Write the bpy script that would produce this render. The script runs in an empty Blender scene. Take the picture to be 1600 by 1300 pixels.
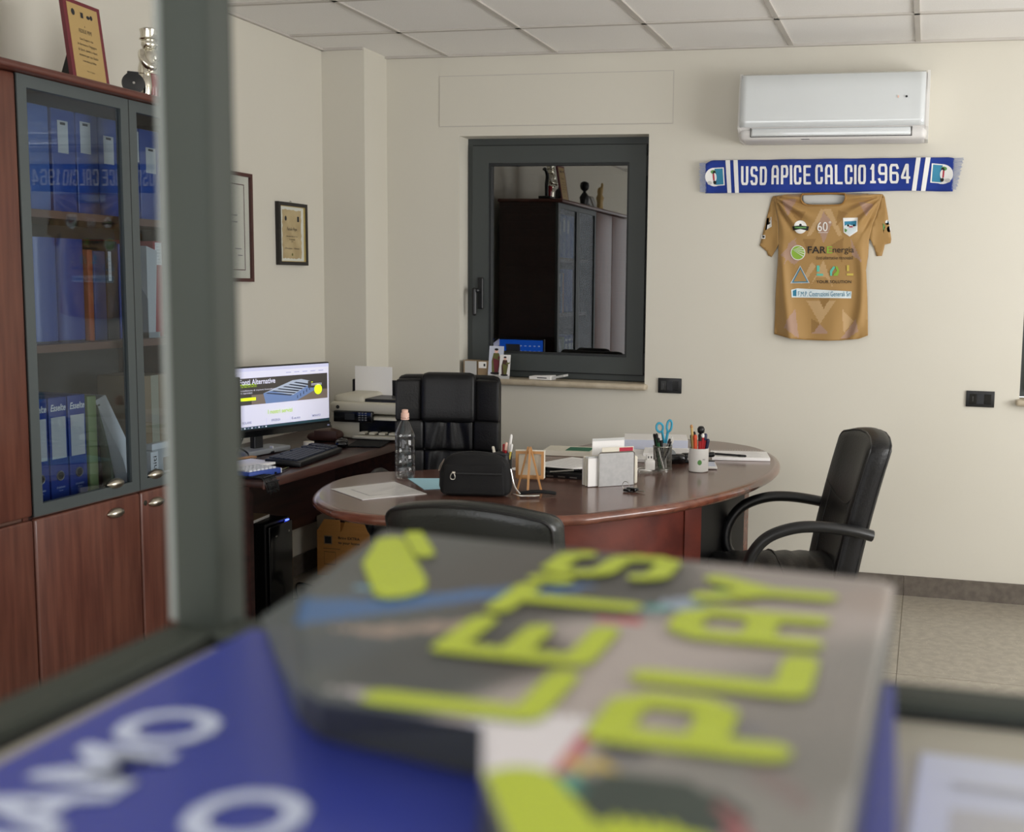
import bpy, bmesh, math, random
from mathutils import Vector, Matrix, geometry
random.seed(7)
S = bpy.context.scene
COL = S.collection
PI = math.pi

# ------------------------------------------------------------------ camera
cam_d = bpy.data.cameras.new('camera'); cam = bpy.data.objects.new('camera', cam_d); COL.objects.link(cam)
yaw, pit, roll = -0.2342447, -0.1092862, -0.0194797
Fv = Vector((math.sin(yaw)*math.cos(pit), math.cos(yaw)*math.cos(pit), math.sin(pit)))
r0 = Vector((math.cos(yaw), -math.sin(yaw), 0)); d0 = Fv.cross(r0)
rv = r0*math.cos(roll) + d0*math.sin(roll); dv = -r0*math.sin(roll) + d0*math.cos(roll)
M = Matrix((rv, -dv, -Fv)).transposed().to_4x4(); M.translation = (0, 0, 1.507)
cam.matrix_world = M
cam_d.sensor_width = 36; cam_d.lens = 1757.49/1600*36
cam_d.shift_x = -(1025.4-800)/1600; cam_d.shift_y = (639.8-650)/1600
cam_d.clip_start = 0.02; cam_d.clip_end = 100
cam_d.dof.use_dof = True; cam_d.dof.focus_distance = 4.9; cam_d.dof.aperture_fstop = 5.0
S.camera = cam

# ------------------------------------------------------------------ world, light, exposure
W = bpy.data.worlds.new('daylight'); S.world = W; W.use_nodes = True
bg = W.node_tree.nodes['Background']; bg.inputs[0].default_value = (0.98, 0.985, 1.0, 1); bg.inputs[1].default_value = 1.95
def area(name, loc, rot, sx, sy, power, col):
    l = bpy.data.lights.new(name, 'AREA'); l.shape = 'RECTANGLE'; l.size = sx; l.size_y = sy; l.energy = power; l.color = col
    o = bpy.data.objects.new(name, l); COL.objects.link(o); o.location = loc; o.rotation_euler = rot
    return o
area('daylight_right_window', (2.66, 3.2, 1.55), (0, PI/2+.30, 0), 1.5, 2.6, 76, (1.0, 0.99, 0.975))
area('daylight_back_window', (0.98, 5.80, 1.6), (-PI/2, 0, 0), 0.98, 1.15, 30, (0.93, 0.97, 1.0))
S.view_settings.view_transform = 'Standard'; S.view_settings.look = 'None'
S.view_settings.gamma = 1.0; S.view_settings.use_curve_mapping = False
S.view_settings.exposure = 0.35

# ------------------------------------------------------------------ helpers
def lin(c):
    return tuple((x/12.92 if x <= .04045 else ((x+.055)/1.055)**2.4) for x in (v/255 for v in c)) + (1,)
MATS = {}
def mat(name, rgb, rough=.5, metal=0, noise=None, bump=None, emis=0, coat=0, spec=.5, attr=None, sheen=0):
    """noise=(scale, amount, rgb2, stretch xyz); bump=(scale, strength)"""
    if name in MATS: return MATS[name]
    m = bpy.data.materials.new(name); m.use_nodes = True; nt = m.node_tree; p = nt.nodes['Principled BSDF']
    c = lin(rgb); p.inputs['Base Color'].default_value = c
    p.inputs['Roughness'].default_value = rough; p.inputs['Metallic'].default_value = metal
    p.inputs['Specular IOR Level'].default_value = spec; p.inputs['Coat Weight'].default_value = coat
    p.inputs['Coat Roughness'].default_value = .12
    p.inputs['Sheen Weight'].default_value = sheen
    tc = nt.nodes.new('ShaderNodeTexCoord')
    if attr:
        a = nt.nodes.new('ShaderNodeVertexColor'); a.layer_name = attr
        nt.links.new(a.outputs[0], p.inputs['Base Color'])
    if noise:
        sc, amt, rgb2, st = noise
        mp = nt.nodes.new('ShaderNodeMapping'); mp.inputs['Scale'].default_value = st
        nt.links.new(tc.outputs['Object'], mp.inputs[0])
        n = nt.nodes.new('ShaderNodeTexNoise'); n.inputs['Scale'].default_value = sc; n.inputs['Detail'].default_value = 5
        nt.links.new(mp.outputs[0], n.inputs['Vector'])
        r = nt.nodes.new('ShaderNodeMapRange'); r.inputs[1].default_value = .35; r.inputs[2].default_value = .65; r.inputs[4].default_value = amt
        nt.links.new(n.outputs[0], r.inputs[0])
        x = nt.nodes.new('ShaderNodeMix'); x.data_type = 'RGBA'
        x.inputs[6].default_value = c; x.inputs[7].default_value = lin(rgb2)
        nt.links.new(r.outputs[0], x.inputs[0]); nt.links.new(x.outputs[2], p.inputs['Base Color'])
    if bump:
        n2 = nt.nodes.new('ShaderNodeTexNoise'); n2.inputs['Scale'].default_value = bump[0]; n2.inputs['Detail'].default_value = 4
        nt.links.new(tc.outputs['Object'], n2.inputs['Vector'])
        b = nt.nodes.new('ShaderNodeBump'); b.inputs['Strength'].default_value = bump[1]; b.inputs['Distance'].default_value = .004
        nt.links.new(n2.outputs[0], b.inputs['Height']); nt.links.new(b.outputs[0], p.inputs['Normal'])
    if emis:
        p.inputs['Emission Color'].default_value = c; p.inputs['Emission Strength'].default_value = emis
    MATS[name] = m; return m
def wood(name, c1, c2, rough=.32, axis=2, scale=3.0, coat=.15):
    st = [14, 14, 14]; st[axis] = 1.1
    return mat(name, c1, rough, noise=(scale, 1, c2, st), bump=(60, .03), coat=coat)
def thin_glass(name, tint, refl=1.0, rough=.0, ior=1.5, cap=1.0):
    m = bpy.data.materials.new(name); m.use_nodes = True; nt = m.node_tree; nt.nodes.remove(nt.nodes['Principled BSDF'])
    out = nt.nodes['Material Output']
    tr = nt.nodes.new('ShaderNodeBsdfTransparent'); tr.inputs[0].default_value = (*tint, 1)
    gl = nt.nodes.new('ShaderNodeBsdfGlossy'); gl.inputs['Roughness'].default_value = rough
    fr = nt.nodes.new('ShaderNodeFresnel')
    ge = nt.nodes.new('ShaderNodeNewGeometry'); io = nt.nodes.new('ShaderNodeMapRange')   # same index seen from either face of the sheet
    io.inputs[3].default_value = ior; io.inputs[4].default_value = 1/ior
    nt.links.new(ge.outputs['Backfacing'], io.inputs[0]); nt.links.new(io.outputs[0], fr.inputs[0])
    mu = nt.nodes.new('ShaderNodeMath'); mu.operation = 'MULTIPLY'; mu.inputs[1].default_value = refl; mu.use_clamp = True
    mx = nt.nodes.new('ShaderNodeMixShader')
    mn = nt.nodes.new('ShaderNodeMath'); mn.operation = 'MINIMUM'; mn.inputs[1].default_value = cap
    nt.links.new(fr.outputs[0], mu.inputs[0]); nt.links.new(mu.outputs[0], mn.inputs[0]); nt.links.new(mn.outputs[0], mx.inputs[0])
    nt.links.new(tr.outputs[0], mx.inputs[1]); nt.links.new(gl.outputs[0], mx.inputs[2]); nt.links.new(mx.outputs[0], out.inputs[0])
    MATS[name] = m; return m

def BM(): return bmesh.new()
def box(bm, x0, x1, y0, y1, z0, z1, mi=0):
    v = [bm.verts.new((x, y, z)) for z in (z0, z1) for y in (y0, y1) for x in (x0, x1)]
    for q in ((0,2,3,1), (4,5,7,6), (0,1,5,4), (2,6,7,3), (0,4,6,2), (1,3,7,5)):
        f = bm.faces.new([v[i] for i in q]); f.material_index = mi
    return bm
def B(*a): return box(BM(), *a)
def rbox(bm, c, size, r, n=(1, 1, 1), fn=None):
    """rounded box about c, n extra cuts along each axis, fn deforms the points"""
    h = [s/2 for s in size]; r = min(r, *[x*.999 for x in h])
    def ticks(a, k):
        t = [-a, -a+r*.3, -a+r]; inner = [(-a+r)+(2*a-2*r)*i/k for i in range(1, k)] if a-r > 1e-5 else []
        t += inner; t += [a-r, a-r*.3, a] if a-r > 1e-5 else [a-r*.3, a]
        return t
    T = [ticks(h[i], n[i]) for i in range(3)]; cache = {}
    def V(p):
        k = tuple(round(x, 6) for x in p)
        if k not in cache:
            core = [max(-h[i]+r, min(h[i]-r, p[i])) for i in range(3)]
            d = Vector([p[i]-core[i] for i in range(3)])
            q = Vector(core) + (d.normalized()*r if d.length > 1e-9 else d)
            q = q + Vector(c)
            if fn: q = Vector(fn(q))
            cache[k] = bm.verts.new(q)
        return cache[k]
    for ax in range(3):
        a, b = [(1, 2), (2, 0), (0, 1)][ax]
        for sg in (-1, 1):
            for i in range(len(T[a])-1):
                for j in range(len(T[b])-1):
                    qs = []
                    for (ii, jj) in ((i, j), (i+1, j), (i+1, j+1), (i, j+1)):
                        p = [0, 0, 0]; p[ax] = sg*h[ax]; p[a] = T[a][ii]; p[b] = T[b][jj]; qs.append(V(p))
                    if sg < 0: qs.reverse()
                    try: bm.faces.new(qs)
                    except ValueError: pass
    return bm
def RB(c, size, r, n=(1, 1, 1), fn=None): return rbox(BM(), c, size, r, n, fn)
def tube(bm, pts, r, seg=8, closed=False):
    pts = [Vector(p) for p in pts]; n = len(pts); rr = r if isinstance(r, (list, tuple)) else [r]*n
    rings = []; up = None
    for i, p in enumerate(pts):
        t = (pts[(i+1) % n]-pts[i-1]) if closed else (pts[min(i+1, n-1)]-pts[max(i-1, 0)])
        t.normalize()
        if up is None: up = t.orthogonal().normalized()
        up = (up - t*up.dot(t)); up = up.normalized() if up.length > 1e-6 else t.orthogonal().normalized()
        sd = t.cross(up)
        rings.append([bm.verts.new(p + (up*math.cos(a)+sd*math.sin(a))*rr[i]) for a in (2*PI*k/seg for k in range(seg))])
    m = n if closed else n-1
    for i in range(m):
        A, Bq = rings[i], rings[(i+1) % n]
        for k in range(seg): bm.faces.new((A[k], A[(k+1) % seg], Bq[(k+1) % seg], Bq[k]))
    if not closed: bm.faces.new(rings[0][::-1]); bm.faces.new(rings[-1])
    return bm
def smooth_path(pts, k=6, closed=False):
    P = [Vector(p) for p in pts]; n = len(P); out = []
    rng = range(n) if closed else range(n-1)
    for i in rng:
        p0, p1, p2, p3 = (P[(i-1) % n], P[i], P[(i+1) % n], P[(i+2) % n]) if closed else (P[max(i-1, 0)], P[i], P[i+1], P[min(i+2, n-1)])
        for j in range(k):
            t = j/k
            out.append(.5*((2*p1)+(p2-p0)*t+(2*p0-5*p1+4*p2-p3)*t*t+(3*p1-p0-3*p2+p3)*t**3))
    if not closed: out.append(P[-1])
    return out
def lathe(bm, prof, seg=24, c=(0, 0, 0), sx=1, sy=1, cap=True):
    rings = []
    for r, z in prof: rings.append([bm.verts.new((c[0]+r*sx*math.cos(2*PI*k/seg), c[1]+r*sy*math.sin(2*PI*k/seg), c[2]+z)) for k in range(seg)])
    for a, b in zip(rings, rings[1:]):
        for k in range(seg): bm.faces.new((a[k], a[(k+1) % seg], b[(k+1) % seg], b[k]))
    if cap: bm.faces.new(rings[0][::-1]); bm.faces.new(rings[-1])
    return bm
def prism(bm, poly, fa, fb):
    """poly 2D; fa/fb map (u,v) to the two end points"""
    a = [bm.verts.new(fa(*p)) for p in poly]; b = [bm.verts.new(fb(*p)) for p in poly]; n = len(poly)
    bm.faces.new(a[::-1]); bm.faces.new(b)
    for i in range(n): bm.faces.new((a[i], a[(i+1) % n], b[(i+1) % n], b[i]))
    return bm
def obj(name, bm, m, parent=None, smooth=None, mats=None, mw=None):
    bmesh.ops.recalc_face_normals(bm, faces=bm.faces)
    me = bpy.data.meshes.new(name); bm.to_mesh(me); bm.free()
    for x in (mats or [m]): me.materials.append(MATS[x] if isinstance(x, str) else x)
    o = bpy.data.objects.new(name, me); COL.objects.link(o)
    if parent: o.parent = parent
    if smooth:
        me.polygons.foreach_set('use_smooth', [True]*len(me.polygons))
        me.set_sharp_from_angle(angle=math.radians(smooth))
    if mw is not None: o.matrix_local = mw
    return o
def thing(name, label, cat, loc=(0, 0, 0), rz=0, group=None):
    o = bpy.data.objects.new(name, None); COL.objects.link(o); o.empty_display_size = .05
    o.location = loc; o.rotation_euler = (0, 0, rz); o['label'] = label; o['category'] = cat
    if group: o['group'] = group
    return o
def tag(o, label, cat, group=None):
    o['label'] = label; o['category'] = cat
    if group: o['group'] = group
    return o
def struct(o): o['kind'] = 'structure'; return o
def stuff(o): o['kind'] = 'stuff'; return o
def text_mesh(s, offset=0.0, shear=0.0, spacing=1.0):
    cu = bpy.data.curves.new('t', 'FONT'); cu.body = s; cu.resolution_u = 3; cu.offset = offset; cu.shear = shear; cu.space_character = spacing
    o = bpy.data.objects.new('t', cu); COL.objects.link(o)
    dg = bpy.context.evaluated_depsgraph_get(); me = bpy.data.meshes.new_from_object(o.evaluated_get(dg))
    bpy.data.objects.remove(o); bpy.data.curves.remove(cu)
    return me
def text(parent, s, m, fn=None, org=None, right=None, up=None, w=1, h=1, name='lettering', offset=.0, shear=0, lift=.0008, anchor=(.5, .5), spacing=1.0, step=None):
    """flat print, its box scaled to w x h; either fn(x, y) or org/right/up places it"""
    me = text_mesh(s, offset, shear, spacing)
    xs = [v.co.x for v in me.vertices]; ys = [v.co.y for v in me.vertices]
    x0, x1, y0, y1 = min(xs), max(xs), min(ys), max(ys)
    if fn is None:
        R_, U_, O_ = Vector(right).normalized(), Vector(up).normalized(), Vector(org); N_ = R_.cross(U_)
        fn = lambda x, y: O_ + R_*x + U_*y + N_*lift
    if step:
        kx, ky = w/max(x1-x0, 1e-6), h/max(y1-y0, 1e-6)
        bm = BM(); bm.from_mesh(me); bmesh.ops.triangulate(bm, faces=bm.faces[:]); subdiv(bm, step/kx); bm.to_mesh(me); bm.free()
    for v in me.vertices:
        x = ((v.co.x-x0)/max(x1-x0, 1e-6)-anchor[0])*w; y = ((v.co.y-y0)/max(y1-y0, 1e-6)-anchor[1])*h
        v.co = fn(x, y)
    me.materials.clear(); me.materials.append(MATS[m]); me.name = name
    o = bpy.data.objects.new(name, me); COL.objects.link(o); o.parent = parent
    return o
def subdiv(bm, step):
    for _ in range(7):
        es = [e for e in bm.edges if e.calc_length() > step]
        if not es: break
        bmesh.ops.subdivide_edges(bm, edges=es, cuts=1); bmesh.ops.triangulate(bm, faces=[f for f in bm.faces if len(f.verts) > 3])
def flat(parent, name, polys, fn, lift=.0004, step=None):
    """printed shapes: polys = [(list of (x,y), material)]; fn(x, y, lift) -> point; step subdivides for curved carriers"""
    bm = BM(); ms = []
    for i, (pl, m) in enumerate(polys):
        if m not in ms: ms.append(m)
        f = bm.faces.new([bm.verts.new((x, y, lift*(i+1))) for x, y in pl]); f.material_index = ms.index(m)
    bmesh.ops.triangulate(bm, faces=bm.faces[:] if step else [f for f in bm.faces if len(f.verts) > 4])
    if step: subdiv(bm, step)
    for v in bm.verts: v.co = fn(v.co.x, v.co.y, v.co.z)
    return obj(name, bm, None, parent, mats=ms)
GLYPH = {'U': [[(0,1),(0,.14),(.14,0),(.86,0),(1,.14),(1,1)]], 'S': [[(1,.86),(.86,1),(.14,1),(0,.86),(0,.66),(.14,.52),(.86,.48),(1,.34),(1,.14),(.86,0),(.14,0),(0,.14)]],
 'D': [[(0,0),(0,1),(.8,1),(1,.84),(1,.16),(.8,0),(0,0)]], 'A': [[(0,0),(0,.84),(.2,1),(.8,1),(1,.84),(1,0)], [(0,.40),(1,.40)]], 'P': [[(0,0),(0,1),(.82,1),(1,.86),(1,.54),(.82,.40),(0,.40)]],
 'I': [[(.5,0),(.5,1)]], 'C': [[(1,.72),(1,.86),(.86,1),(.14,1),(0,.86),(0,.14),(.14,0),(.86,0),(1,.14),(1,.28)]], 'E': [[(1,1),(0,1),(0,0),(1,0)], [(0,.5),(.85,.5)]], 'L': [[(0,1),(0,0),(1,0)]],
 'O': [[(.14,1),(0,.86),(0,.14),(.14,0),(.86,0),(1,.14),(1,.86),(.86,1),(.14,1)]], '1': [[(.05,.80),(.5,1),(.5,0)], [(0,0),(1,0)]], '9': [[(1,.5),(.14,.5),(0,.62),(0,.86),(.14,1),(.86,1),(1,.86),(1,.14),(.86,0),(.14,0),(0,.16)]],
 '6': [[(1,.84),(.86,1),(.14,1),(0,.86),(0,.14),(.14,0),(.86,0),(1,.14),(1,.42),(.86,.54),(0,.54)]], '4': [[(.78,0),(.78,1),(.62,1),(0,.34),(0,.26),(1,.26)]], 'T': [[(0,1),(1,1)], [(.5,1),(.5,0)]], 'Y': [[(0,1),(.5,.48),(1,1)], [(.5,.48),(.5,0)]], "'": [[(.6,1),(.4,.78)]]}
GW = {'I': .18, '1': .62, "'": .12}
def block_text(parent, word, m, fn, w, h, th, gap, name, rnd=False, step=None):
    """heavy lettering of even strokes, box w x h centred on 0,0; th = stroke width"""
    ws = [GW.get(c, 1) for c in word]; k = (w-gap*(len(word)-1))/sum(ws); bm = BM(); x = -w/2; cnt = [0]
    def quad(p, q, e0, e1):
        p, q = Vector(p), Vector(q); d_ = (q-p).normalized(); n_ = Vector((-d_.y, d_.x))*th/2; p = p-d_*e0; q = q+d_*e1
        cnt[0] += 1; bm.faces.new([bm.verts.new((*v, cnt[0])) for v in (p-n_, q-n_, q+n_, p+n_)])
    for c, cw in zip(word, ws):
        W_ = cw*k; ins = th/2
        for st_ in GLYPH[c]:
            P_ = [(x+ins+px*(W_-th) if W_ > th else x+W_/2+(px-.5)*th, -h/2+ins+py*(h-th)) for px, py in st_]
            for a, b in zip(P_, P_[1:]): quad(a, b, 0, 0)
            for i_, p in enumerate(P_):
                end = i_ in (0, len(P_)-1) and P_[0] != P_[-1]
                if not end or rnd:
                    cnt[0] += 1; bm.faces.new([bm.verts.new((*q, cnt[0])) for q in ell(p[0], p[1], th/2, th/2, 14)])
                else:
                    o_ = Vector(P_[1] if i_ == 0 else P_[-2]); d_ = (Vector(p)-o_).normalized(); quad(p, Vector(p)+d_*th/2, 0, 0)
        x += W_+gap
    if step:
        bmesh.ops.triangulate(bm, faces=bm.faces[:]); subdiv(bm, step)
    for v in bm.verts: v.co = fn(v.co.x, v.co.y, v.co.z*.00002)   # strokes overlap, each a hair above the last
    return obj(name, bm, m, parent)
def ell(cx, cy, rx, ry=None, n=20, a0=0, a1=2*PI):
    ry = ry or rx; e = 0 if abs(a1-a0-2*PI) < 1e-6 else 1
    return [(cx+rx*math.cos(a0+(a1-a0)*k/(n-e)), cy+ry*math.sin(a0+(a1-a0)*k/(n-e))) for k in range(n)]
def rect(x0, x1, y0, y1): return [(x0, y0), (x1, y0), (x1, y1), (x0, y1)]

# ------------------------------------------------------------------ materials
mat('wall', (218, 214, 202), .85, noise=(1.2, .5, (215, 211, 198), (1, 1, 1)), bump=(220, .08))
mat('ceiling_tile', (246, 244, 241), .95, noise=(160, .35, (232, 229, 225), (1, 1, 1)), bump=(140, .12))
mat('grid_metal', (196, 191, 184), .6)
mat('floor_stone', (164, 157, 143), .28, noise=(26, .7, (138, 130, 118), (1, 1, 1)))
mat('skirting_stone', (112, 104, 95), .45, noise=(30, .8, (90, 82, 75), (1, 1, 1)))
mat('grout', (168, 160, 146), .8)
wood('cherry', (108, 66, 53), (88, 50, 41), .34, 2)
wood('cherry_y', (106, 60, 49), (88, 48, 40), .34, 1)
wood('desk_top', (108, 74, 62), (90, 58, 48), .26, 0, 2.2, .3)
wood('desk_edge', (120, 72, 54), (96, 54, 41), .26, 0, 2.0, .6)
wood('desk_red', (112, 52, 40), (86, 38, 31), .35, 0, .7)
wood('dark_wood', (62, 36, 32), (42, 24, 23), .4, 1)
mat('black_panel', (15, 15, 16), .55)
mat('rack_grey', (178, 177, 176), .5, .35, noise=(60, .5, (160, 160, 160), (1, 1, 1)))
wood('lip_wood', (86, 54, 46), (66, 40, 35), .38, 1)
mat('shelf_wood', (112, 80, 68), .5)
mat('cab_inside', (74, 72, 70), .7)
mat('alu_grey', (80, 87, 88), .45, .2)
mat('anthracite', (66, 71, 70), .5, noise=(3, .3, (60, 65, 64), (1, 1, 1)))
mat('anthracite_dark', (34, 37, 38), .5)
mat('gasket', (20, 21, 22), .6)
mat('partition_alu', (62, 67, 61), .6, 0, spec=.25)
mat('bead_grey', (138, 143, 138), .6)
mat('sill_marble', (196, 184, 162), .35, noise=(22, .6, (168, 154, 132), (1, 1, 1)))
mat('counter', (178, 174, 160), .5)
mat('leather', (13, 13, 15), .42, bump=(120, .25), spec=.36)
mat('leather_piping', (10, 10, 11), .5)
mat('leather_old', (27, 31, 30), .27, bump=(160, .22), spec=.5)
mat('black_plastic', (18, 19, 21), .38)
mat('black_gloss', (10, 11, 13), .15)
mat('dark_plastic', (34, 36, 40), .5)
mat('key_blue', (40, 45, 58), .5)
mat('grey_plastic', (120, 120, 118), .5)
mat('cream_plastic', (204, 199, 182), .45)
mat('white_plastic', (232, 230, 226), .3)
mat('ac_white', (222, 227, 229), .06, coat=1, spec=.9)
mat('ac_body', (222, 220, 218), .4)
mat('paper', (243, 241, 239), .8)
mat('paper_blue', (205, 210, 226), .8)
mat('paper_cream', (226, 220, 204), .8)
mat('paper_grey', (196, 196, 194), .8)
mat('ink', (40, 40, 44), .8)
mat('ink_grey', (150, 150, 152), .8)
mat('ink_light', (190, 190, 192), .8)
mat('sky_card', (176, 224, 240), .6)
mat('chrome', (210, 208, 200), .12, 1)
mat('steel', (176, 174, 168), .32, 1)
mat('nickel', (196, 190, 176), .28, 1)
mat('gold_silver', (236, 232, 218), .13, 1)
mat('red_gloss', (150, 24, 36), .12, coat=.5)
mat('maroon', (112, 42, 52), .4)
mat('brass_plate', (198, 168, 112), .35, .25)
mat('gold_edge', (206, 184, 122), .3, .7)
mat('parchment', (190, 172, 132), .8, noise=(14, .6, (160, 140, 100), (1, 1, 1)))
mat('frame_black', (30, 26, 24), .4)
mat('frame_brown', (78, 42, 38), .4)
mat('mount_white', (214, 216, 206), .8)
mat('binder_blue', (34, 62, 140), .45)
mat('binder_steel_blue', (70, 104, 170), .5, noise=(40, .3, (58, 90, 152), (1, 1, 1)))
mat('binder_mid', (44, 76, 150), .3)
mat('binder_dark', (36, 40, 50), .5)
mat('binder_red', (168, 52, 62), .5)
mat('binder_orange', (178, 84, 48), .6)
mat('file_green', (126, 142, 92), .6)
mat('file_olive', (110, 122, 100), .6)
mat('board_beige', (176, 170, 148), .8)
mat('tray_grey', (150, 154, 156), .5)
mat('cardboard', (222, 158, 86), .8, noise=(3, .4, (208, 144, 76), (1, 1, 30)))
mat('cardboard_dull', (150, 128, 100), .85)
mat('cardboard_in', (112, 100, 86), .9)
mat('print_white', (238, 238, 236), .6)
mat('scarf_blue', (18, 52, 144), .85, bump=(400, .2), sheen=.2)
mat('scarf_navy', (18, 34, 92), .85)
mat('fringe', (150, 160, 190), .9)
mat('teal', (52, 134, 168), .7)
mat('p_black', (24, 24, 26), .7)
mat('p_red', (176, 40, 62), .7)
mat('p_green', (96, 150, 84), .7)
mat('p_lime', (140, 180, 60), .7)
mat('p_mint', (96, 190, 170), .7)
mat('p_yellow', (206, 186, 84), .7)
mat('p_tealtext', (40, 120, 150), .7)
mat('p_pale', (220, 232, 236), .7)
mat('jersey', (184, 140, 70), .62, attr='Col', bump=(500, .12), sheen=.3)
mat('jersey_plain', (168, 131, 74), .62, bump=(500, .12), sheen=.3)
mat('jersey_rim', (158, 116, 56), .7)
mat('lining', (196, 196, 192), .8)
mat('wood_light', (190, 140, 86), .5)
mat('canvas_back', (206, 198, 180), .85)
mat('orange_red', (222, 86, 44), .45)
mat('red_pen', (176, 34, 40), .4)
mat('green_pen', (30, 96, 58), .4)
mat('cyan', (68, 172, 206), .35)
mat('ochre', (208, 176, 110), .5)
mat('olive', (104, 104, 52), .5)
mat('navy_pen', (28, 34, 70), .4)
mat('book_green', (44, 112, 84), .6)
mat('leather_brown', (72, 44, 36), .5)
mat('fabric_black', (9, 9, 10), .85, bump=(500, .25))
mat('cap_pink', (238, 196, 178), .4)
mat('blue_calc', (48, 76, 158), .45)
mat('calc_white', (214, 218, 226), .5)
mat('blue_cover', (56, 68, 158), .38, coat=.15)
mat('blue_text', (200, 210, 235), .5)
mat('lime', (184, 200, 62), .5)
mat('cover', (90, 90, 88), .42, attr='Col', coat=.1)
mat('spine_dark', (58, 60, 57), .45)
mat('cover_edge', (84, 90, 90), .5)
mat('led_blue', (70, 90, 255), .4, emis=4)
mat('scr_white', (214, 214, 232), .5, emis=.42)
mat('scr_blue', (24, 96, 220), .5, emis=.8)
mat('scr_text', (190, 215, 255), .5, emis=.7)
mat('scr_dark', (58, 54, 50), .5, emis=.5)
mat('scr_brown', (110, 98, 88), .5, emis=.5)
mat('scr_bldg', (96, 118, 160), .5, emis=.55)
mat('scr_roof', (150, 160, 176), .5, emis=.6)
mat('scr_slat', (40, 46, 60), .5, emis=.4)
mat('scr_lime', (206, 228, 30), .5, emis=.8)
mat('scr_lime2', (166, 200, 40), .5, emis=.5)
mat('scr_grey', (120, 124, 150), .5, emis=.35)
mat('scr_task', (30, 60, 70), .5, emis=.4)
mat('scr_tint', (196, 198, 224), .5, emis=.4)
thin_glass('cabinet_glass', (.78, .83, .87), .95, cap=.10)
thin_glass('bottle_plastic', (.975, .985, .985), 1.5, .04)
thin_glass('sleeve_plastic', (.99, .99, .99), .8, .15)
thin_glass('picture_glass', (.97, .97, .97), .8, .05)
thin_glass('window_glass', (.35, .37, .36), 6.5)

# floor stone flecks
_nt = MATS['floor_stone'].node_tree; _p = _nt.nodes['Principled BSDF']
_v = _nt.nodes.new('ShaderNodeTexVoronoi'); _v.inputs['Scale'].default_value = 55
_tc = _nt.nodes.new('ShaderNodeTexCoord'); _nt.links.new(_tc.outputs['Object'], _v.inputs['Vector'])
_r = _nt.nodes.new('ShaderNodeMapRange'); _r.inputs[1].default_value = .10; _r.inputs[2].default_value = .16; _r.inputs[3].default_value = .55; _r.inputs[4].default_value = 0
_nt.links.new(_v.outputs['Distance'], _r.inputs[0])
_mx = _nt.nodes.new('ShaderNodeMix'); _mx.data_type = 'RGBA'
_old = _p.inputs['Base Color'].links[0].from_socket
_nt.links.new(_r.outputs[0], _mx.inputs[0]); _nt.links.new(_old, _mx.inputs[6]); _mx.inputs[7].default_value = lin((214, 206, 190))
_nt.links.new(_mx.outputs[2], _p.inputs['Base Color'])

# ================================================================== THE SETTING
D = 5.623; XL = -3.09; XR = 2.7; H = 2.68; Y0 = -2.2
# floor with tiles
fl = struct(obj('floor', B(XL-.1, XR+.1, Y0, D+.1, -.12, -.004), 'grout'))
tm = None
def tile_mesh(name, sx, sy, sz, m):
    bm = B(0, sx, 0, sy, -sz, 0); me = bpy.data.meshes.new(name); bmesh.ops.recalc_face_normals(bm, faces=bm.faces); bm.to_mesh(me); bm.free(); me.materials.append(MATS[m]); return me
def inst(name, me, loc, parent):
    o = bpy.data.objects.new(name, me); COL.objects.link(o); o.parent = parent; o.location = loc; return o
tme = tile_mesh('tile', .597, 1.197, .004, 'floor_stone')
for i in range(-5, 4):
    for j in range(4):
        x = -.055+i*.6; y = D-(j+1)*1.2
        inst('tile', tme, (x, y, 0), fl)
# ceiling: grid and tiles
ce = struct(obj('ceiling', B(XL-.1, XR+.1, Y0, D+.1, H+.02, H+.12), 'ceiling_tile'))
cme = tile_mesh('tile', .58, .58, .012, 'ceiling_tile'); cme2 = tile_mesh('tile', .58, .535, .012, 'ceiling_tile')
for i in range(10):
    x = -3.10+.6*i
    for j in range(8):
        y = 5.06-.6*j
        if j == 0: inst('tile', cme2, (x+.01, 5.075, H+.018), ce)
        inst('tile', cme, (x+.01, y-.59, H+.018), ce)
    o = obj('grid_bar', B(x-.012, x+.012, .2, D, H-.002, H+.008), 'grid_metal', ce)
for j in range(9):
    y = 5.06-.6*j
    obj('grid_bar', B(XL, XR, y-.012, y+.012, H-.002, H+.0079), 'grid_metal', ce)
obj('edge_trim', B(-2.85, XR, D-.02, D, H-.006, H+.006), 'grid_metal', ce)
obj('edge_trim', B(XL, XL+.02, 0, 5.375, H-.006, H+.006), 'grid_metal', ce)
obj('edge_trim', B(XL, -2.85, 5.36, 5.375, H-.006, H+.006), 'grid_metal', ce)
# back wall with two window openings
wx0, wx1, wz0, wz1 = -2.434, -1.407, .985, 2.27
vx0, vx1, vz0, vz1 = .445, 1.50, .985, 2.27
bm = BM(); y1 = D+.30
for (a, b, c, d) in ((XL-.1, wx0, 0, H+.1), (wx1, vx0, 0, H+.1), (vx1, XR+.1, 0, H+.1), (wx0, wx1, 0, wz0), (wx0, wx1, wz1, H+.1), (vx0, vx1, 0, vz0), (vx0, vx1, vz1, H+.1)):
    box(bm, a, b, D, y1, c, d)
wb = struct(obj('wall_back', bm, 'wall'))
wl = struct(obj('wall_left', B(XL-.15, XL, Y0, D, 0, H+.1), 'wall'))
struct(obj('trim_1', B(XL, -2.85, 5.375, D, 0, H+.02), 'wall'))          # pier in the corner
bm = BM()
for (a, b, c, d) in ((Y0, 1.9, 0, H+.1), (4.5, D+.3, 0, H+.1), (1.9, 4.5, 0, .8), (1.9, 4.5, 2.3, H+.1)): box(bm, XR, XR+.2, a, b, c, d)
struct(obj('wall_right', bm, 'wall'))
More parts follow.
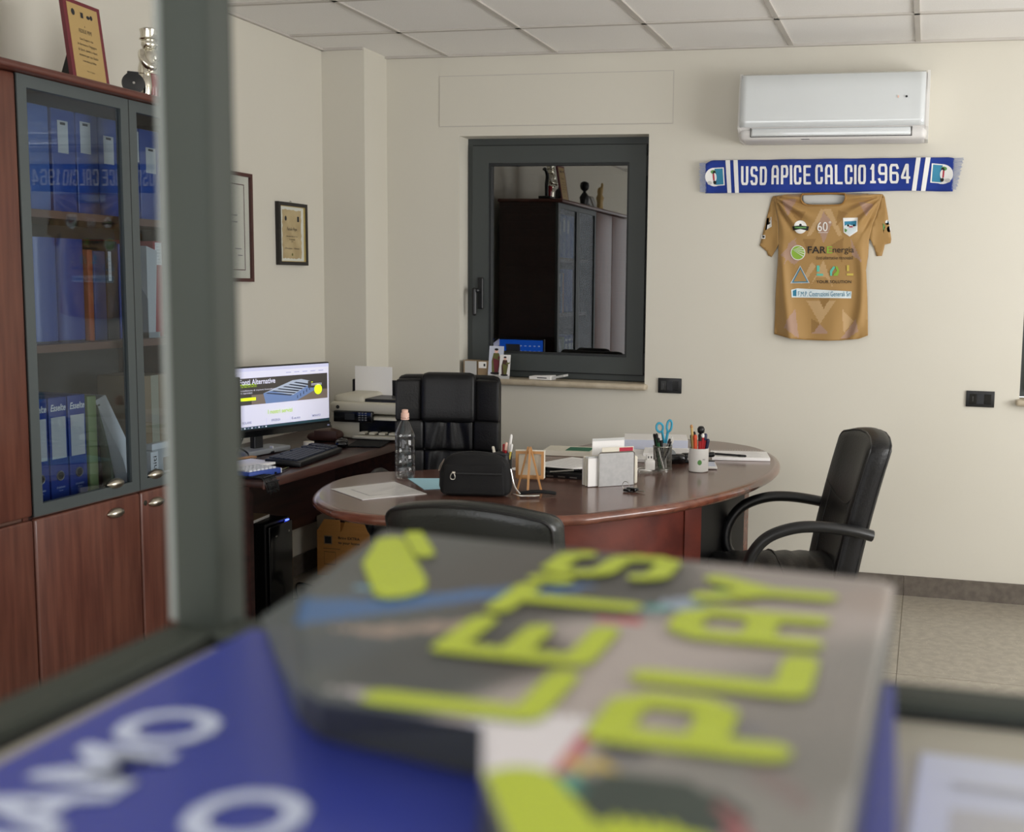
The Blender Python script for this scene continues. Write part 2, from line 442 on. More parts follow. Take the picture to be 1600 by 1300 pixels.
wr = struct(obj('window_4', B(XR+.06, XR+.12, 1.9, 1.97, .8, 2.3), 'anthracite'))
for (a, b, c, d) in ((4.43, 4.5, .8, 2.3), (3.17, 3.23, .8, 2.3), (1.97, 4.43, .8, .87), (1.97, 4.43, 2.23, 2.3)):
    obj('frame_bar', B(XR+.06, XR+.12, a, b, c, d), 'anthracite', wr)
# roller shutter inspection panels, slightly proud of the plaster
def panel(n, x0, x1, z0, z1):
    o = struct(obj(n, B(x0, x1, D-.004, D, z0, z1), 'wall'))
    bm = BM()
    for (a, b, c, d) in ((x0-.004, x1+.004, z0-.004, z0), (x0-.004, x1+.004, z1, z1+.004), (x0-.004, x0, z0, z1), (x1, x1+.004, z0, z1)): box(bm, a, b, D-.0012, D, c, d)
    obj('joint', bm, 'grid_metal', o)
panel('trim_2', -2.545, -1.287, 2.322, 2.576)
panel('trim_3', .42, 1.53, 2.322, 2.576)
# stone skirting along the back wall and left wall
bb = struct(obj('baseboard_back', B(-2.85, XR, D-.006, D, 0, .098), 'grout'))
for i in range(-5, 5):
    a = max(-.055+i*.6, -2.85); b = min(-.055+(i+1)*.6-.003, XR)
    if b > a: obj('tile', B(a, b, D-.014, D-.005, 0, .1), 'skirting_stone', bb)
bl_ = struct(obj('baseboard_left', B(XL, XL+.006, 3.8, 5.375, 0, .098), 'grout'))
for j in range(3): obj('tile', B(XL+.005, XL+.014, max(3.8, 5.375-.6*(j+1)+.003), 5.375-.6*j, 0, .1), 'skirting_stone', bl_)

# window with closed shutter
def window(nm, x0, x1, z0, z1, shutter, handle):
    yf = D+.115
    w = struct(bpy.data.objects.new(nm, None)); COL.objects.link(w); w.location = (0, 0, 0)
    def ring(name, a0, a1, b0, b1, t, ya, yb, m, gap=0):
        bm = BM()
        for q in ((a0, a0+t, b0, b1), (a1-t, a1, b0, b1), (a0+t, a1-t, b0, b0+t), (a0+t, a1-t, b1-t, b1)): box(bm, q[0], q[1], ya, yb, q[2], q[3])
        return obj(name, bm, m, w)
    ring('outer_frame', x0, x1, z0+.02, z1, .045, yf, yf+.07, 'anthracite')
    s0, s1, t0, t1 = x0+.035, x1-.035, z0+.055, z1-.04
    ring('sash_gap', s0-.006, s1+.006, t0-.006, t1+.006, .012, yf-.004, yf+.01, 'gasket')
    ring('sash', s0, s1, t0, t1, .09, yf-.022, yf+.06, 'anthracite')
    ring('bead', s0+.088, s1-.088, t0+.088, t1-.088, .014, yf-.012, yf+.03, 'anthracite_dark')
    obj('pane', B(s0+.095, s1-.095, yf+.008, yf+.016, t0+.095, t1-.095), 'window_glass', w)
    if shutter:
        n = 26
        for k in range(n):
            a = t0+.06+(t1-t0-.12)*k/n; b = a+(t1-t0-.12)/n+.003
            obj('shutter_slat', RB(((s0+s1)/2, yf+.11, (a+b)/2), (s1-s0, .014, b-a), .005), 'anthracite_dark', w)
        obj('shutter_light_block', B(x0, x1, yf+.13, yf+.15, z0, z1), 'gasket', w)  # dark sheet added behind the slats to keep sky light from leaking through
    if handle:
        bm = RB((s0+.05, yf-.03, 1.45), (.032, .016, .17), .006)
        h = obj('handle_plate', bm, 'black_plastic', w)
        hb = obj('handle', RB((s0+.032, yf-.075, 1.405), (.024, .022, .15), .01), 'black_plastic', w)
        hb2 = obj('handle_neck', RB((s0+.042, yf-.055, 1.465), (.03, .05, .024), .009), 'black_plastic', w)
        for z in (1.10, 2.12): obj('hinge', RB((s1+.012, yf-.02, z), (.02, .03, .11), .006), 'gasket', w)
    sl = RB(((x0+x1)/2, (D-.05+yf)/2, z0+.002), (x1-x0+.035, yf-D+.05, .032), .013, (2, 1, 1))
    obj('window_sill', sl, 'sill_marble', w, 40)
    return w
window('window_1', wx0, wx1, wz0, wz1, True, True)
window('window_2', vx0, vx1, vz0, vz1, False, False)

# service counter window in front of the camera: corner post, rails, sill boards, low walls
w3 = struct(bpy.data.objects.new('window_3', None)); COL.objects.link(w3)
obj('corner_post', RB((-.4165, .5865, 1.97), (.031, .027, 2*(H-1.97)), .003), 'partition_alu', w3, 40)
obj('glazing_bead', B(-.4385, -.432, .578, .590, 1.30, H), 'bead_grey', w3)
for nm, q in (('bottom_rail', (-.434, -.402, -.6, .573, 1.262, 1.300)), ('bottom_rail', (-.405, 1.6, .566, .597, 1.262, 1.300))):
    obj(nm, RB(((q[0]+q[1])/2, (q[2]+q[3])/2, (q[4]+q[5])/2), (q[1]-q[0], q[3]-q[2], q[5]-q[4]), .004), 'partition_alu', w3)
obj('rail_gasket', B(-.402, -.398, -.6, .562, 1.262, 1.2945), 'gasket', w3)
obj('rail_gasket', B(-.398, 1.6, .562, .566, 1.262, 1.2945), 'gasket', w3)
obj('counter_board', B(-.398, 1.6, -.1, .562, 1.255, 1.292), 'counter', w3)
struct(obj('wall_front', B(-.44, 1.6, .50, .59, 0, 1.255), 'wall'))
struct(obj('wall_booth', B(-.44, -.36, -.6, .50, 0, 1.255), 'wall'))

# ================================================================== CABINETS
CX = -2.593; CT = 2.087
def shell_handle(parent, x, y, z, w=.078):
    bm = BM(); n = 14
    prof = []
    for i in range(n+1):
        t = i/n*2-1; row = []
        hw = w/2*t; hh = .017*(1-t*t)**.75+.0008
        for k in range(7):
            a = PI*k/6
            row.append(bm.verts.new((x+.002+.020*math.sin(a)*(1-t*t)**.6, y+hw, z+hh*math.cos(a))))
        prof.append(row)
    for a, b in zip(prof, prof[1:]):
        for k in range(6): bm.faces.new((a[k], a[k+1], b[k+1], b[k]))
    return obj('handle', bm, 'nickel', parent, 60)
def wood_door(parent, ya, yb, za, zb):
    bm = RB((CX-.010, (ya+yb)/2, (za+zb)/2), (.020, yb-ya-.005, zb-za-.005), .008)
    return obj('door', bm, 'cherry', parent, 40)
def cab(label, ya, yb, glass):
    t = thing('bookcase_cabinet', label, 'cabinet', (0, 0, 0), 0, 'cabinets along the left wall')
    x0, x1 = -3.04, CX-.021
    bm = BM()
    box(bm, x0, x1, ya, ya+.02, .06, CT); box(bm, x0, x1, yb-.02, yb, .06, CT)
    obj('body', bm, 'dark_wood' if glass else 'cherry', t)
    obj('back_panel', B(x0, x0+.01, ya+.02, yb-.02, .06, CT), 'cab_inside', t)
    obj('plinth', B(x0, x1-.03, ya, yb, 0, .06), 'black_panel', t)
    obj('deck', B(x0+.01, x1-.005, ya+.02, yb-.02, .755, .778), 'shelf_wood', t)
    obj('deck', B(x0+.01, x1-.005, ya+.02, yb-.02, CT-.02, CT), 'shelf_wood', t)
    obj('deck', B(x0+.01, x1-.005, ya+.02, yb-.02, .06, .08), 'shelf_wood', t)
    for z in (1.264, 1.680): obj('shelf', B(x0+.01, CX-.062, ya+.021, yb-.021, z, z+.024), 'shelf_wood', t)
    ym = (ya+yb)/2
    for k, (a, b) in enumerate(((ya, ym), (ym, yb))):
        lo = wood_door(t, a, b, .075, .772)
        shell_handle(lo, CX, (b-.125) if k == 0 else (a+.077), .724)
        if k == 1: obj('lock', lathe(BM(), [(.009, 0), (.009, .003)], 14), 'chrome', lo, mw=Matrix.Translation((CX, a+.007+.014, .730)) @ Matrix.Rotation(PI/2, 4, 'Y'))
        if glass:
            g = bpy.data.objects.new('glass_door', None); COL.objects.link(g); g.parent = t
            bm = BM(); f = .036; za, zb = .777, CT-.002; a2, b2 = a+.002, b-.002
            for q in ((a2, a2+f, za, zb), (b2-f, b2, za, zb), (a2+f, b2-f, za, za+f), (a2+f, b2-f, zb-f, zb)): box(bm, CX-.02, CX, q[0], q[1], q[2], q[3])
            obj('door_frame', bm, 'alu_grey', g)
            obj('pane', B(CX-.011, CX-.007, a2+f-.003, b2-f+.003, za+f-.003, zb-f+.003), 'cabinet_glass', g)
            obj('seal', B(CX-.021, CX-.0005, a-.0015, a+.0015, za, zb), 'gasket', g)
            shell_handle(g, CX-.006, (b-.115) if k == 0 else (a+.085), .821)
        else:
            up = wood_door(t, a, b, .777, CT)
            shell_handle(up, CX, (b-.08) if k == 0 else (a+.08), .86)
    return t
GA, GB = 2.808, 3.754
cab('cherry bookcase cabinet with two grey framed glass doors over two wooden doors', GA, GB, True)
cab('plain cherry cabinet with full wooden doors at the left edge beside the glazed one', 2*GA-GB, GA, False)
t = tag(obj('cabinet_top', RB((-2.805, (2*GA-GB+GB)/2, 2.1005), (.495, 2*(GB-GA)+.03, .025), .011, (1, 4, 1)), 'cherry_y', None, 40), 'long reddish wooden top board over both cabinets', 'shelf')

# ---- things behind the glass
def binder(label, y0, y1, z0, h, m, group, tagrect=None, ring=None, brand=None, depth=.27, lean=0, sub=None, xf=-2.72, tm='paper_grey', rnd=.004):
    """spine faces +X; y0..y1 across, local origin at its base"""
    t = thing('binder', label, 'binder', (xf, (y0+y1)/2, z0), 0, group); w = (y1-y0)-.003
    t.rotation_euler = (lean, 0, 0)
    obj('cover', RB((-depth/2, 0, h/2), (depth, w, h), rnd), m, t, 40)
    X_ = .0006
    if tagrect:
        a, b, c, d = tagrect
        tg = obj('spine_label', B(0, .0008, a, b, c, d), tm, t)
        obj('print_lines', (lambda bm: [box(bm, .0008, .0010, a+(b-a)*.15, b-(b-a)*.15*(1+(i % 3)), c+(d-c)*(.1+.14*i), c+(d-c)*(.12+.14*i)) for i in range(6)] and bm)(BM()), 'ink_light', tg)
        if sub: obj('label_band', B(.0008, .0012, a+(b-a)*.25, b-(b-a)*.25, d-(d-c)*.13, d-(d-c)*.05), 'ink', tg)
    if ring:
        bm = BM(); tube(bm, [(.001, ring[2]*math.cos(k*PI/8), ring[1]+ring[2]*math.sin(k*PI/8)) for k in range(16)], .0025, 6, True)
        obj('finger_ring', bm, 'steel', t, 60)
        obj('finger_hole', prism(BM(), ell(0, ring[1], ring[2]*.92), lambda u, v: (.0003, u, v), lambda u, v: (.0009, u, v)), 'gasket', t)
    if brand:
        s, zc, bw, bh = brand
        text(t, s, 'print_white', org=(X_, 0, zc), right=(0, 1, 0), up=(0, 0, 1), w=bw, h=bh, offset=.02, shear=.25)
    return t
zT, zM, zB = 1.704, 1.288, .778
g1 = 'blue box files on the top shelf'
binder('wide pale blue unlabelled box file on the top shelf', 2.985, 3.072, zT, .328, 'binder_steel_blue', g1)
binder('first labelled blue box file on the top shelf, next to the unlabelled one', 3.080, 3.186, zT, .328, 'binder_mid', g1, (-.026, .019, .19, .292), sub=1)
binder('middle labelled blue box file of the three behind the left glass door', 3.188, 3.288, zT, .328, 'binder_mid', g1, (-.032, .015, .20, .302), sub=1)
binder('blue box file with the lower set label at the right of the left glass door', 3.290, 3.392, zT, .328, 'binder_mid', g1, (-.028, .020, .177, .27), sub=1)
binder('blue box file on the top shelf cut by the stile between the glass doors', 3.396, 3.49, zT, .318, 'binder_mid', g1, (.028, .045, .20, .305))
binder('labelled blue box file on the top shelf behind the right glass door', 3.492, 3.60, zT, .318, 'binder_mid', g1, (-.022, .03, .168, .257), sub=1)
g2 = 'files on the middle shelf'
def tubefile(label, y0, y1, m, h):
    t = thing('file_box', label, 'file', (-2.72, (y0+y1)/2, zM), 0, g2); w = (y1-y0-.003)/2
    pl_ = [(-.27, -w), (-.018, -w)] + [(-.018+.022*math.cos(a), w*math.sin(a)) for a in (-PI/2+PI*k/10 for k in range(1, 10))] + [(-.018, w), (-.27, w)]
    obj('cover', prism(BM(), pl_, lambda u, v: (u, v, 0), lambda u, v: (u, v, h)), m, t, 50); obj('base_strip', prism(BM(), [(x*1.0+.0006, y) for x, y in pl_], lambda u, v: (u, v, .001), lambda u, v: (u, v, .006)), 'binder_dark', t)
    return t
tubefile('broad shiny blue rounded file box on the middle shelf', 2.98, 3.095, 'binder_mid', .335)
tubefile('second shiny blue rounded file box, beside the orange folder', 3.098, 3.216, 'binder_blue', .335)
binder('thin orange cardboard folder standing on the middle shelf', 3.219, 3.246, zM, .303, 'binder_orange', g2)
binder('flat blue box file right of the orange folder', 3.248, 3.306, zM, .30, 'binder_mid', g2, depth=.24)
binder('black binder with a small upright white label', 3.308, 3.366, zM, .335, 'binder_dark', g2, (-.02, -.006, .20, .30), tm='paper')
binder('blue lever arch binder with white spine label and finger ring', 3.368, 3.425, zM, .328, 'binder_blue', g2, (-.018, .018, .10, .225), (0, .06, .016), tm='paper')
binder('dull red binder behind the grey magazine tray', 3.462, 3.548, zM, .345, 'binder_red', g2, depth=.22, xf=-2.79)
binder('red binder with a white label near the grey post', 3.55, 3.60, zM, .345, 'binder_red', g2, (-.016, .018, .26, .34), depth=.25, tm='paper')
t = thing('magazine_tray', 'grey slanted magazine tray holding white sheets on the middle shelf', 'tray', (-2.69, 3.505, zM))
bm = BM(); prism(bm, [(0, 0), (.065, 0), (.065, .30), (0, .31)], lambda u, v: (-.02-.001*v, u-.035, v), lambda u, v: (-.022, u-.035, v)); obj('tray_shell', B(-.10, 0, -.032, .03, 0, .02), 'tray_grey', t)
obj('tray_side', prism(BM(), [(-.10, 0), (0, 0), (0, .14), (-.10, .30)], lambda u, v: (u, -.032, v), lambda u, v: (u, -.029, v)), 'tray_grey', t)
obj('sheets', prism(BM(), [(-.026, .02), (.012, .02), (.030, .31), (-.026, .325)], lambda u, v: (-.004, u, v), lambda u, v: (-.03, u, v)), 'paper_grey', t)
g3 = 'blue lever arch binders on the bottom shelf'
def essel(label, y0, y1):
    w = y1-y0
    b = binder(label, y0, y1, zB, .335, 'binder_blue', g3, (-w*.38, w*.38, .135, .270), (0, .078, .0145), ('Esselte', .301, w*.80, .022), tm='paper_grey')
    obj('clip_line', B(0, .0007, -w*.48, w*.48, .117, .119), 'binder_mid', b)
    text(b, 'STANDARD', 'blue_text', org=(.0005, 0, .040), right=(0, 1, 0), up=(0, 0, 1), w=w*.45, h=.006)
    text(b, '75 mm', 'blue_text', org=(.0005, 0, .030), right=(0, 1, 0), up=(0, 0, 1), w=w*.22, h=.005)
essel('blue lever arch binder cut by the left stile of the glass door, bottom shelf', 2.940, 3.020)
essel('middle blue lever arch binder of the three on the bottom shelf', 3.022, 3.104)
essel('right blue lever arch binder of the three, beside the green file', 3.106, 3.188)
binder('green cardboard magazine file on the bottom shelf', 3.196, 3.240, zB, .325, 'file_green', 'folders on the bottom shelf', lean=.0, depth=.23)
t = binder('slim dark blue folder leaning on the bottom shelf behind the green file', 3.268, 3.282, zB, .30, 'binder_dark', 'folders on the bottom shelf', lean=.10, depth=.2, xf=-2.735)
t = binder('olive plastic folder leaning between the green file and the white box', 3.318, 3.336, zB, .30, 'file_olive', 'folders on the bottom shelf', lean=.22, depth=.2, xf=-2.73)
t = thing('magazine_box', 'white cardboard magazine box leaning over with a slanted mouth', 'box', (-2.685, 3.372, zB+.002)); t.rotation_euler = (.30, 0, 0)
obj('shell', prism(BM(), [(0, 0), (-.17, 0), (-.17, .325), (-.05, .325), (0, .11)], lambda u, v: (u, -.026, v), lambda u, v: (u, .026, v)), 'paper', t)
bm = BM(); box(bm, -.168, -.052, -.022, .022, .3252, .3258); obj('rim', bm, 'tray_grey', t)
o = tag(obj('mounting_board', B(-2.985, -2.975, 3.59, 3.715, zB, 1.13), 'board_beige'), 'tall beige board standing at the back of the bottom shelf', 'board')
t = thing('carton', 'tall brown carton behind the right glass door', 'box', (-2.80, 3.545, .905))
obj('body', B(-.10, .08, -.085, .06, 0, .245), 'cardboard_dull', t); obj('tape', B(.08, .0808, -.03, .01, 0, .245), 'board_beige', t)
t = thing('carton', 'white box carrying the brown carton behind the right glass door', 'box', (-2.80, 3.545, zB))
obj('body', B(-.10, .10, -.06, .075, 0, .125), 'paper_grey', t); obj('lid_edge', B(-.10, .102, -.062, .077, .105, .126), 'paper', t); obj('cutout', B(.10, .1008, .0, .05, .02, .07), 'cardboard_in', t)
t = thing('leaflet_pack', 'small white upright pack with lettering beside the white box', 'box', (-2.685, 3.478, zB))
obj('body', B(-.03, 0, -.02, .02, 0, .10), 'paper', t); text(t, 'Imiti', 'ink', org=(.0004, 0, .05), right=(0, 0, 1), up=(0, -1, 0), w=.07, h=.02)

# ---- things on top of the cabinets
ZT = 2.113
t = thing('award_plaque', 'maroon wooden award plaque with brass plate leaning back on its stand', 'plaque', (-2.70, 3.25, ZT), 0)
lean = Matrix.Rotation(math.radians(-9), 4, 'Y') @ Matrix.Rotation(math.radians(-2), 4, 'X')
obj('board', B(-.014, 0, -.083, .083, 0, .285), 'maroon', t, mw=lean)
pl_ = obj('plate', B(0, .001, -.068, .068, .014, .272), 'brass_plate', t, mw=lean)
def plq(x, y): return (.0016, x, y)
for s, yy, w_, h_ in (('A', .205, .005, .006), ('FEDELE PEPE', .188, .06, .012), ('Con l\'augurio che', .160, .06, .010), ('la fortuna e l\'ingegno', .142, .085, .011), ('lo Sport, dentro e fuori,', .124, .085, .011), ('memoria per uno Stadio', .106, .085, .011), ('o un tratto più felice', .088, .06, .010), ('Apice, 12 giugno', .056, .035, .006)):
    text(pl_, s, 'ink', fn=lambda x, y, yy=yy: plq(x, yy+y), w=w_, h=h_, shear=.2)
for q_ in (ell(-.045, .243, .008, .011), rect(-.012, .0, .232, .25), ell(.022, .24, .008, .006), ell(.036, .242, .006, .008)): flat(pl_, 'crest', [(q_, 'ink')], lambda x, y, l: (.0012+l, x, y))
obj('stand', prism(BM(), [(-.02, 0), (-.10, 0), (-.035, .17)], lambda u, v: (u, -.045, v), lambda u, v: (u, .03, v)), 'leather_piping', t)
t = thing('watch_display', 'black round display puck on a stubby stand between plaque and figurine', 'ornament', (-2.70, 3.445, ZT), -.75)
obj('foot', RB((0, 0, .014), (.03, .028, .028), .003), 'black_plastic', t)
obj('disc', lathe(BM(), [(.008, -.011), (.036, -.008), (.036, .008), (.008, .011)], 28), 'black_plastic', t, 40, mw=Matrix.Translation((0, 0, .055)) @ Matrix.Rotation(PI/2, 4, 'Y'))
obj('clip', RB((0, 0, .089), (.012, .036, .010), .002), 'black_plastic', t)
obj('screw', lathe(BM(), [(.004, 0), (.004, .002)], 12), 'steel', t, mw=Matrix.Translation((.011, 0, .055)) @ Matrix.Rotation(PI/2, 4, 'Y'))
t = thing('figurine', 'shiny silver figurine of a man in a brimmed cap with one red leg', 'figurine', (-2.72, 3.560, ZT))
obj('base', RB((0, 0, .006), (.06, .10, .012), .004), 'gold_silver', t, 40)
obj('leg', lathe(BM(), [(.014, .010), (.017, .03), (.021, .06), (.019, .10), (.016, .105)], 16, (0, -.024, 0)), 'gold_silver', t, 60)
obj('leg', lathe(BM(), [(.014, .010), (.015, .03), (.020, .06), (.020, .10), (.016, .105)], 16, (0, .018, 0)), 'red_gloss', t, 60)
obj('jacket', lathe(BM(), [(.028, .098), (.044, .104), (.043, .125), (.036, .15), (.040, .17), (.034, .183), (.014, .19)], 20, (0, 0, 0), .8, 1.05), 'gold_silver', t, 60)
for s in (-1, 1): obj('arm', tube(BM(), smooth_path([(0, s*.036, .176), (.012, s*.052, .15), (.028, s*.042, .125), (.036, s*.018, .128)], 4), [.014]*12+[.010], 10), 'gold_silver', t, 60)
hd = obj('head', lathe(BM(), [(.012, .186), (.022, .193), (.027, .207), (.025, .222), (.018, .23)], 18), 'gold_silver', t, 60)
obj('nose', RB((.027, 0, .208), (.014, .009, .012), .004), 'gold_silver', hd, 60)
obj('hat', lathe(BM(), [(.030, .222), (.033, .226), (.027, .23), (.028, .245), (.031, .258), (.020, .264)], 18, (0, 0, 0), 1, 1.05), 'gold_silver', t, 60)
obj('collar', RB((.026, 0, .170), (.02, .03, .04), .006), 'gold_silver', t, 60)
# pieces further along the top, seen mirrored in the window pane
t = thing('curved_ornament', 'black curved ornament at the far end of the cabinet top, mirrored in window', 'ornament', (-2.70, 3.70, ZT))
obj('base', RB((0, 0, .01), (.09, .12, .02), .008), 'black_plastic', t, 40); obj('stem', tube(BM(), smooth_path([(0, 0, .02), (0, .005, .10), (.0, -.01, .17), (0, .05, .21), (0, .075, .20)], 5), [.014]*12+[.011]*4+[.007]*5, 8), 'black_plastic', t, 60)
t = thing('bust', 'dark bust figurine on the cabinet top, seen in the window reflection', 'figurine', (-2.72, 2.72, ZT))
obj('torso', lathe(BM(), [(.05, 0), (.045, .02), (.05, .06), (.055, .09), (.03, .12), (.018, .13), (.018, .145)], 18, (0, 0, 0), .7, 1), 'black_plastic', t, 60)
obj('head', lathe(BM(), [(.012, .138), (.032, .155), (.038, .18), (.032, .205), (.012, .216)], 18), 'black_plastic', t, 60)
for i, (yy, lab) in enumerate(((2.55, 'small dark photo frame leaning on the cabinet top, window reflection'), (2.43, 'small silver photo frame beside the dark one, window reflection'))):
    t = thing('photo_frame', lab, 'frame', (-2.70, yy, ZT)); lm = Matrix.Rotation(math.radians(-22), 4, 'Y')
    obj('border', B(-.008, 0, -.05, .05, .004, .13), 'frame_black' if i == 0 else 'steel', t, mw=lm); obj('photo', B(0, .0008, -.038, .038, .016, .118), 'paper_grey', t, mw=lm); obj('strut', B(-.055, -.045, -.01, .01, 0, .09), 'frame_black', t)
t = thing('figurine', 'golden winged figurine near the far end of the cabinet top, window reflection', 'figurine', (-2.72, 2.28, ZT))
obj('base', RB((0, 0, .015), (.07, .07, .03), .006), 'frame_black', t, 40); obj('body', lathe(BM(), [(.03, .03), (.025, .08), (.035, .12), (.02, .15), (.025, .17), (.018, .20), (.004, .21)], 16), 'brass_plate', t, 60); obj('wing', tube(BM(), smooth_path([(0, -.02, .14), (0, -.05, .18), (0, -.06, .25)], 4), [.012]*8+[.004], 8), 'brass_plate', t, 60)

# ================================================================== LEFT WALL PICTURES
def picture(label, y0, y1, z0, z1, fw, mf, tilt=0):
    t = thing('framed_certificate', label, 'picture', (XL+.002, (y0+y1)/2, (z0+z1)/2)); t.rotation_euler = (tilt, 0, 0)
    a, b = (y1-y0)/2, (z1-z0)/2; bm = BM()
    for q in ((-a, -a+fw, -b, b), (a-fw, a, -b, b), (-a+fw, a-fw, -b, -b+fw), (-a+fw, a-fw, b-fw, b)): box(bm, 0, .02, q[0], q[1], q[2], q[3])
    obj('frame', bm, mf, t); obj('mount', B(0, .008, -a+fw, a-fw, -b+fw, b-fw), 'mount_white', t)
    return t, a, b
t, a, b = picture('large brown framed certificate half hidden behind the grey post', 4.33, 4.71, 1.49, 1.985, .016, 'frame_brown')
bm = BM(); q = .052
for r_ in ((-a+q, -a+q+.004, -b+q, b-q), (a-q-.004, a-q, -b+q, b-q), (-a+q, a-q, -b+q, -b+q+.004), (-a+q, a-q, b-q-.004, b-q)): box(bm, .008, .0088, *r_)
obj('border_line', bm, 'frame_brown', t)
flat(t, 'signature', [(rect(.06, .11, -.10, -.095), 'ink_grey'), (rect(.08, .115, -.13, -.125), 'ink_grey'), (rect(-.10, .08, .05, .056), 'ink_grey'), (rect(-.10, .08, .02, .026), 'ink_grey')], lambda x, y, l: (.0082+l, x, y))
obj('glass', B(.012, .0135, -a+.014, a-.014, -b+.014, b-.014), 'picture_glass', t)
t, a, b = picture('small black framed parchment certificate with a gilt inner edge', 4.925, 5.185, 1.575, 1.88, .017, 'frame_black', .006)
bm = BM()
for r_ in ((-a+.015, -a+.021, -b+.015, b-.015), (a-.021, a-.015, -b+.015, b-.015), (-a+.02, a-.02, -b+.015, -b+.020), (-a+.02, a-.02, b-.020, b-.015)): box(bm, .004, .017, *r_)
obj('gilt_edge', bm, 'gold_edge', t)
edge = []
for k in range(60):
    s = k/60*4; f_ = s % 1; j = random.uniform(-.004, .004); wq, hq = .085, .118
    x, y = [(-wq+2*wq*f_, -hq+j), (wq+j, -hq+2*hq*f_), (wq-2*wq*f_, hq+j), (-wq+j, hq-2*hq*f_)][int(s)]; edge.append((x, y))
pc = flat(t, 'parchment_sheet', [(edge, 'parchment')], lambda x, y, l: (.0086+l, x, y))
for s, yy, w_, h_ in (('Fedele Pepe', .022, .09, .022), ('Benemerito dello sport per', -.012, .10, .008), ('la comunità', -.026, .05, .008), ('2019', -.037, .015, .006), ('Il Presidente     Il Sindaco', -.07, .13, .008)):
    text(pc, s, 'ink', fn=lambda x, y, yy=yy: (.0096, x, yy+y), w=w_, h=h_, shear=.3 if yy > 0 else 0)
for q_, m_ in ((ell(-.055, .075, .009, .012), 'ink'), (rect(.048, .066, .062, .088), 'ink'), (ell(0, -.10, .007), 'olive')): flat(pc, 'crest', [(q_, m_)], lambda x, y, l: (.0092+l, x, y))
obj('hanger', tube(BM(), [(.004, .006*math.cos(k*PI/5), b+.004+.006*math.sin(k*PI/5)) for k in range(10)], .0012, 5, True), 'steel', t)

# ================================================================== SIDE DESK
t = thing('side_desk', 'long dark wooden side desk along the left wall', 'desk', (0, 0, 0))
obj('desk_top', RB((-2.755, 4.565, .725), (.65, 1.60, .030), .008), 'dark_wood', t, 40)
obj('desk_lip', RB((-2.433, 4.565, .722), (.014, 1.60, .036), .006), 'lip_wood', t, 40)
obj('end_panel', B(-3.06, -2.50, 3.775, 3.80, 0, .71), 'dark_wood', t)
obj('end_panel', B(-3.06, -2.50, 5.32, 5.345, 0, .71), 'dark_wood', t)
obj('modesty_panel', B(-3.03, -3.01, 3.80, 5.32, .27, .71), 'dark_wood', t)
# monitor on the side desk
mc = Vector((-2.80, 4.41, 0)); mdir = Vector((.155, .481, 0)).normalized()
t = thing('monitor', 'wide black monitor showing a white web page with yellow accents', 'monitor', (mc.x, mc.y, .742), math.atan2(mdir.y, mdir.x))
# local x along the screen width (to the right as seen), -y towards the viewer
w2, zb, zt = .335, .09, .385
x0m, x1m = -.30, .335
obj('housing', RB(((x0m+x1m)/2, .012, (zb+zt)/2), (x1m-x0m, .022, zt-zb), .004), 'black_plastic', t, 40)
sc = obj('screen', B(x0m+.006, x1m-.006, -.0008, .002, zb+.022, zt-.006), 'scr_white', t)
obj('chin', B(x0m, x1m, -.003, .002, zb-.012, zb+.014), 'black_gloss', t)
obj('stand_neck', RB((-.06, .03, .06), (.05, .03, .14), .006), 'black_plastic', t); obj('stand_foot', RB((-.09, .03, .006), (.15, .13, .012), .005), 'black_plastic', t)
def SC(x, y, l=0): return (x, -.0012-l, y)
Zs = zb+.022; Hs = zt-.006-Zs; X1 = x1m-.006; X0 = x0m+.006
def uv(a, b): return (X0+(X1-X0)*a, Zs+Hs*b)
def UR(a0, a1, b0, b1): return [uv(a0, b0), uv(a1, b0), uv(a1, b1), uv(a0, b1)]
pg = [(UR(0, 1, 0, .045), 'scr_task'), (UR(0, 1, .945, 1), 'scr_tint'), (UR(0, .985, .40, .835), 'scr_dark'), (UR(.30, .985, .40, .56), 'scr_brown'),
      ([uv(.42, .40), uv(.70, .405), uv(.88, .57), uv(.86, .70), uv(.74, .76), uv(.40, .57)], 'scr_bldg'),
      ([uv(.40, .57), uv(.47, .60), uv(.66, .50), uv(.86, .70), uv(.74, .76), uv(.66, .75)], 'scr_roof')]
for k in range(6):
    a = k/6*.30; pg.append(([uv(.42+a, .565+a*.58), uv(.44+a, .575+a*.58), uv(.66+a*.66, .51+a*.62), uv(.64+a*.66, .495+a*.60)], 'scr_slat'))
for k in range(7):
    a = k*.028; pg.append((UR(.70+a, .706+a, .44+a*1.1, .49+a*1.15), 'scr_slat'))
pg += [([uv(.80, .60), uv(.95, .60), uv(.95, .72), uv(.80, .72)], 'scr_dark'), (ell(*uv(.895, .565), .023, .024, 18), 'scr_lime'), (UR(.17, .335, .47, .52), 'scr_lime'),
       (UR(.15, .345, .685, .742), 'scr_lime2'), (UR(.83, .93, .66, .668), 'scr_white'), (UR(.83, .93, .64, .648), 'scr_white'), (UR(.83, .845, .69, .70), 'scr_lime')]
for k in range(5): pg.append((UR(.60+.075*k, .645+.075*k, .885, .892), 'scr_grey'))
for a in (.18, .42, .63, .83): pg.append((UR(a-.0, a+.002, .05, .16), 'scr_tint'))
for k in range(8): pg.append((UR(.20+.03*k, .212+.03*k, .012, .034), 'scr_white' if k % 2 else 'scr_grey'))
flat(sc, 'web_page', pg, lambda x, y, l: SC(x, y, l), .00006)
def st(s, a, b, w_, h_, m, off=.0): text(sc, s, m, fn=lambda x, y: (uv(a, 0)[0]+x, -.0062, uv(0, b)[1]+y), w=w_, h=h_, anchor=(1 if a > .4 and s[0] in 'FR' else 0, .5), offset=off)
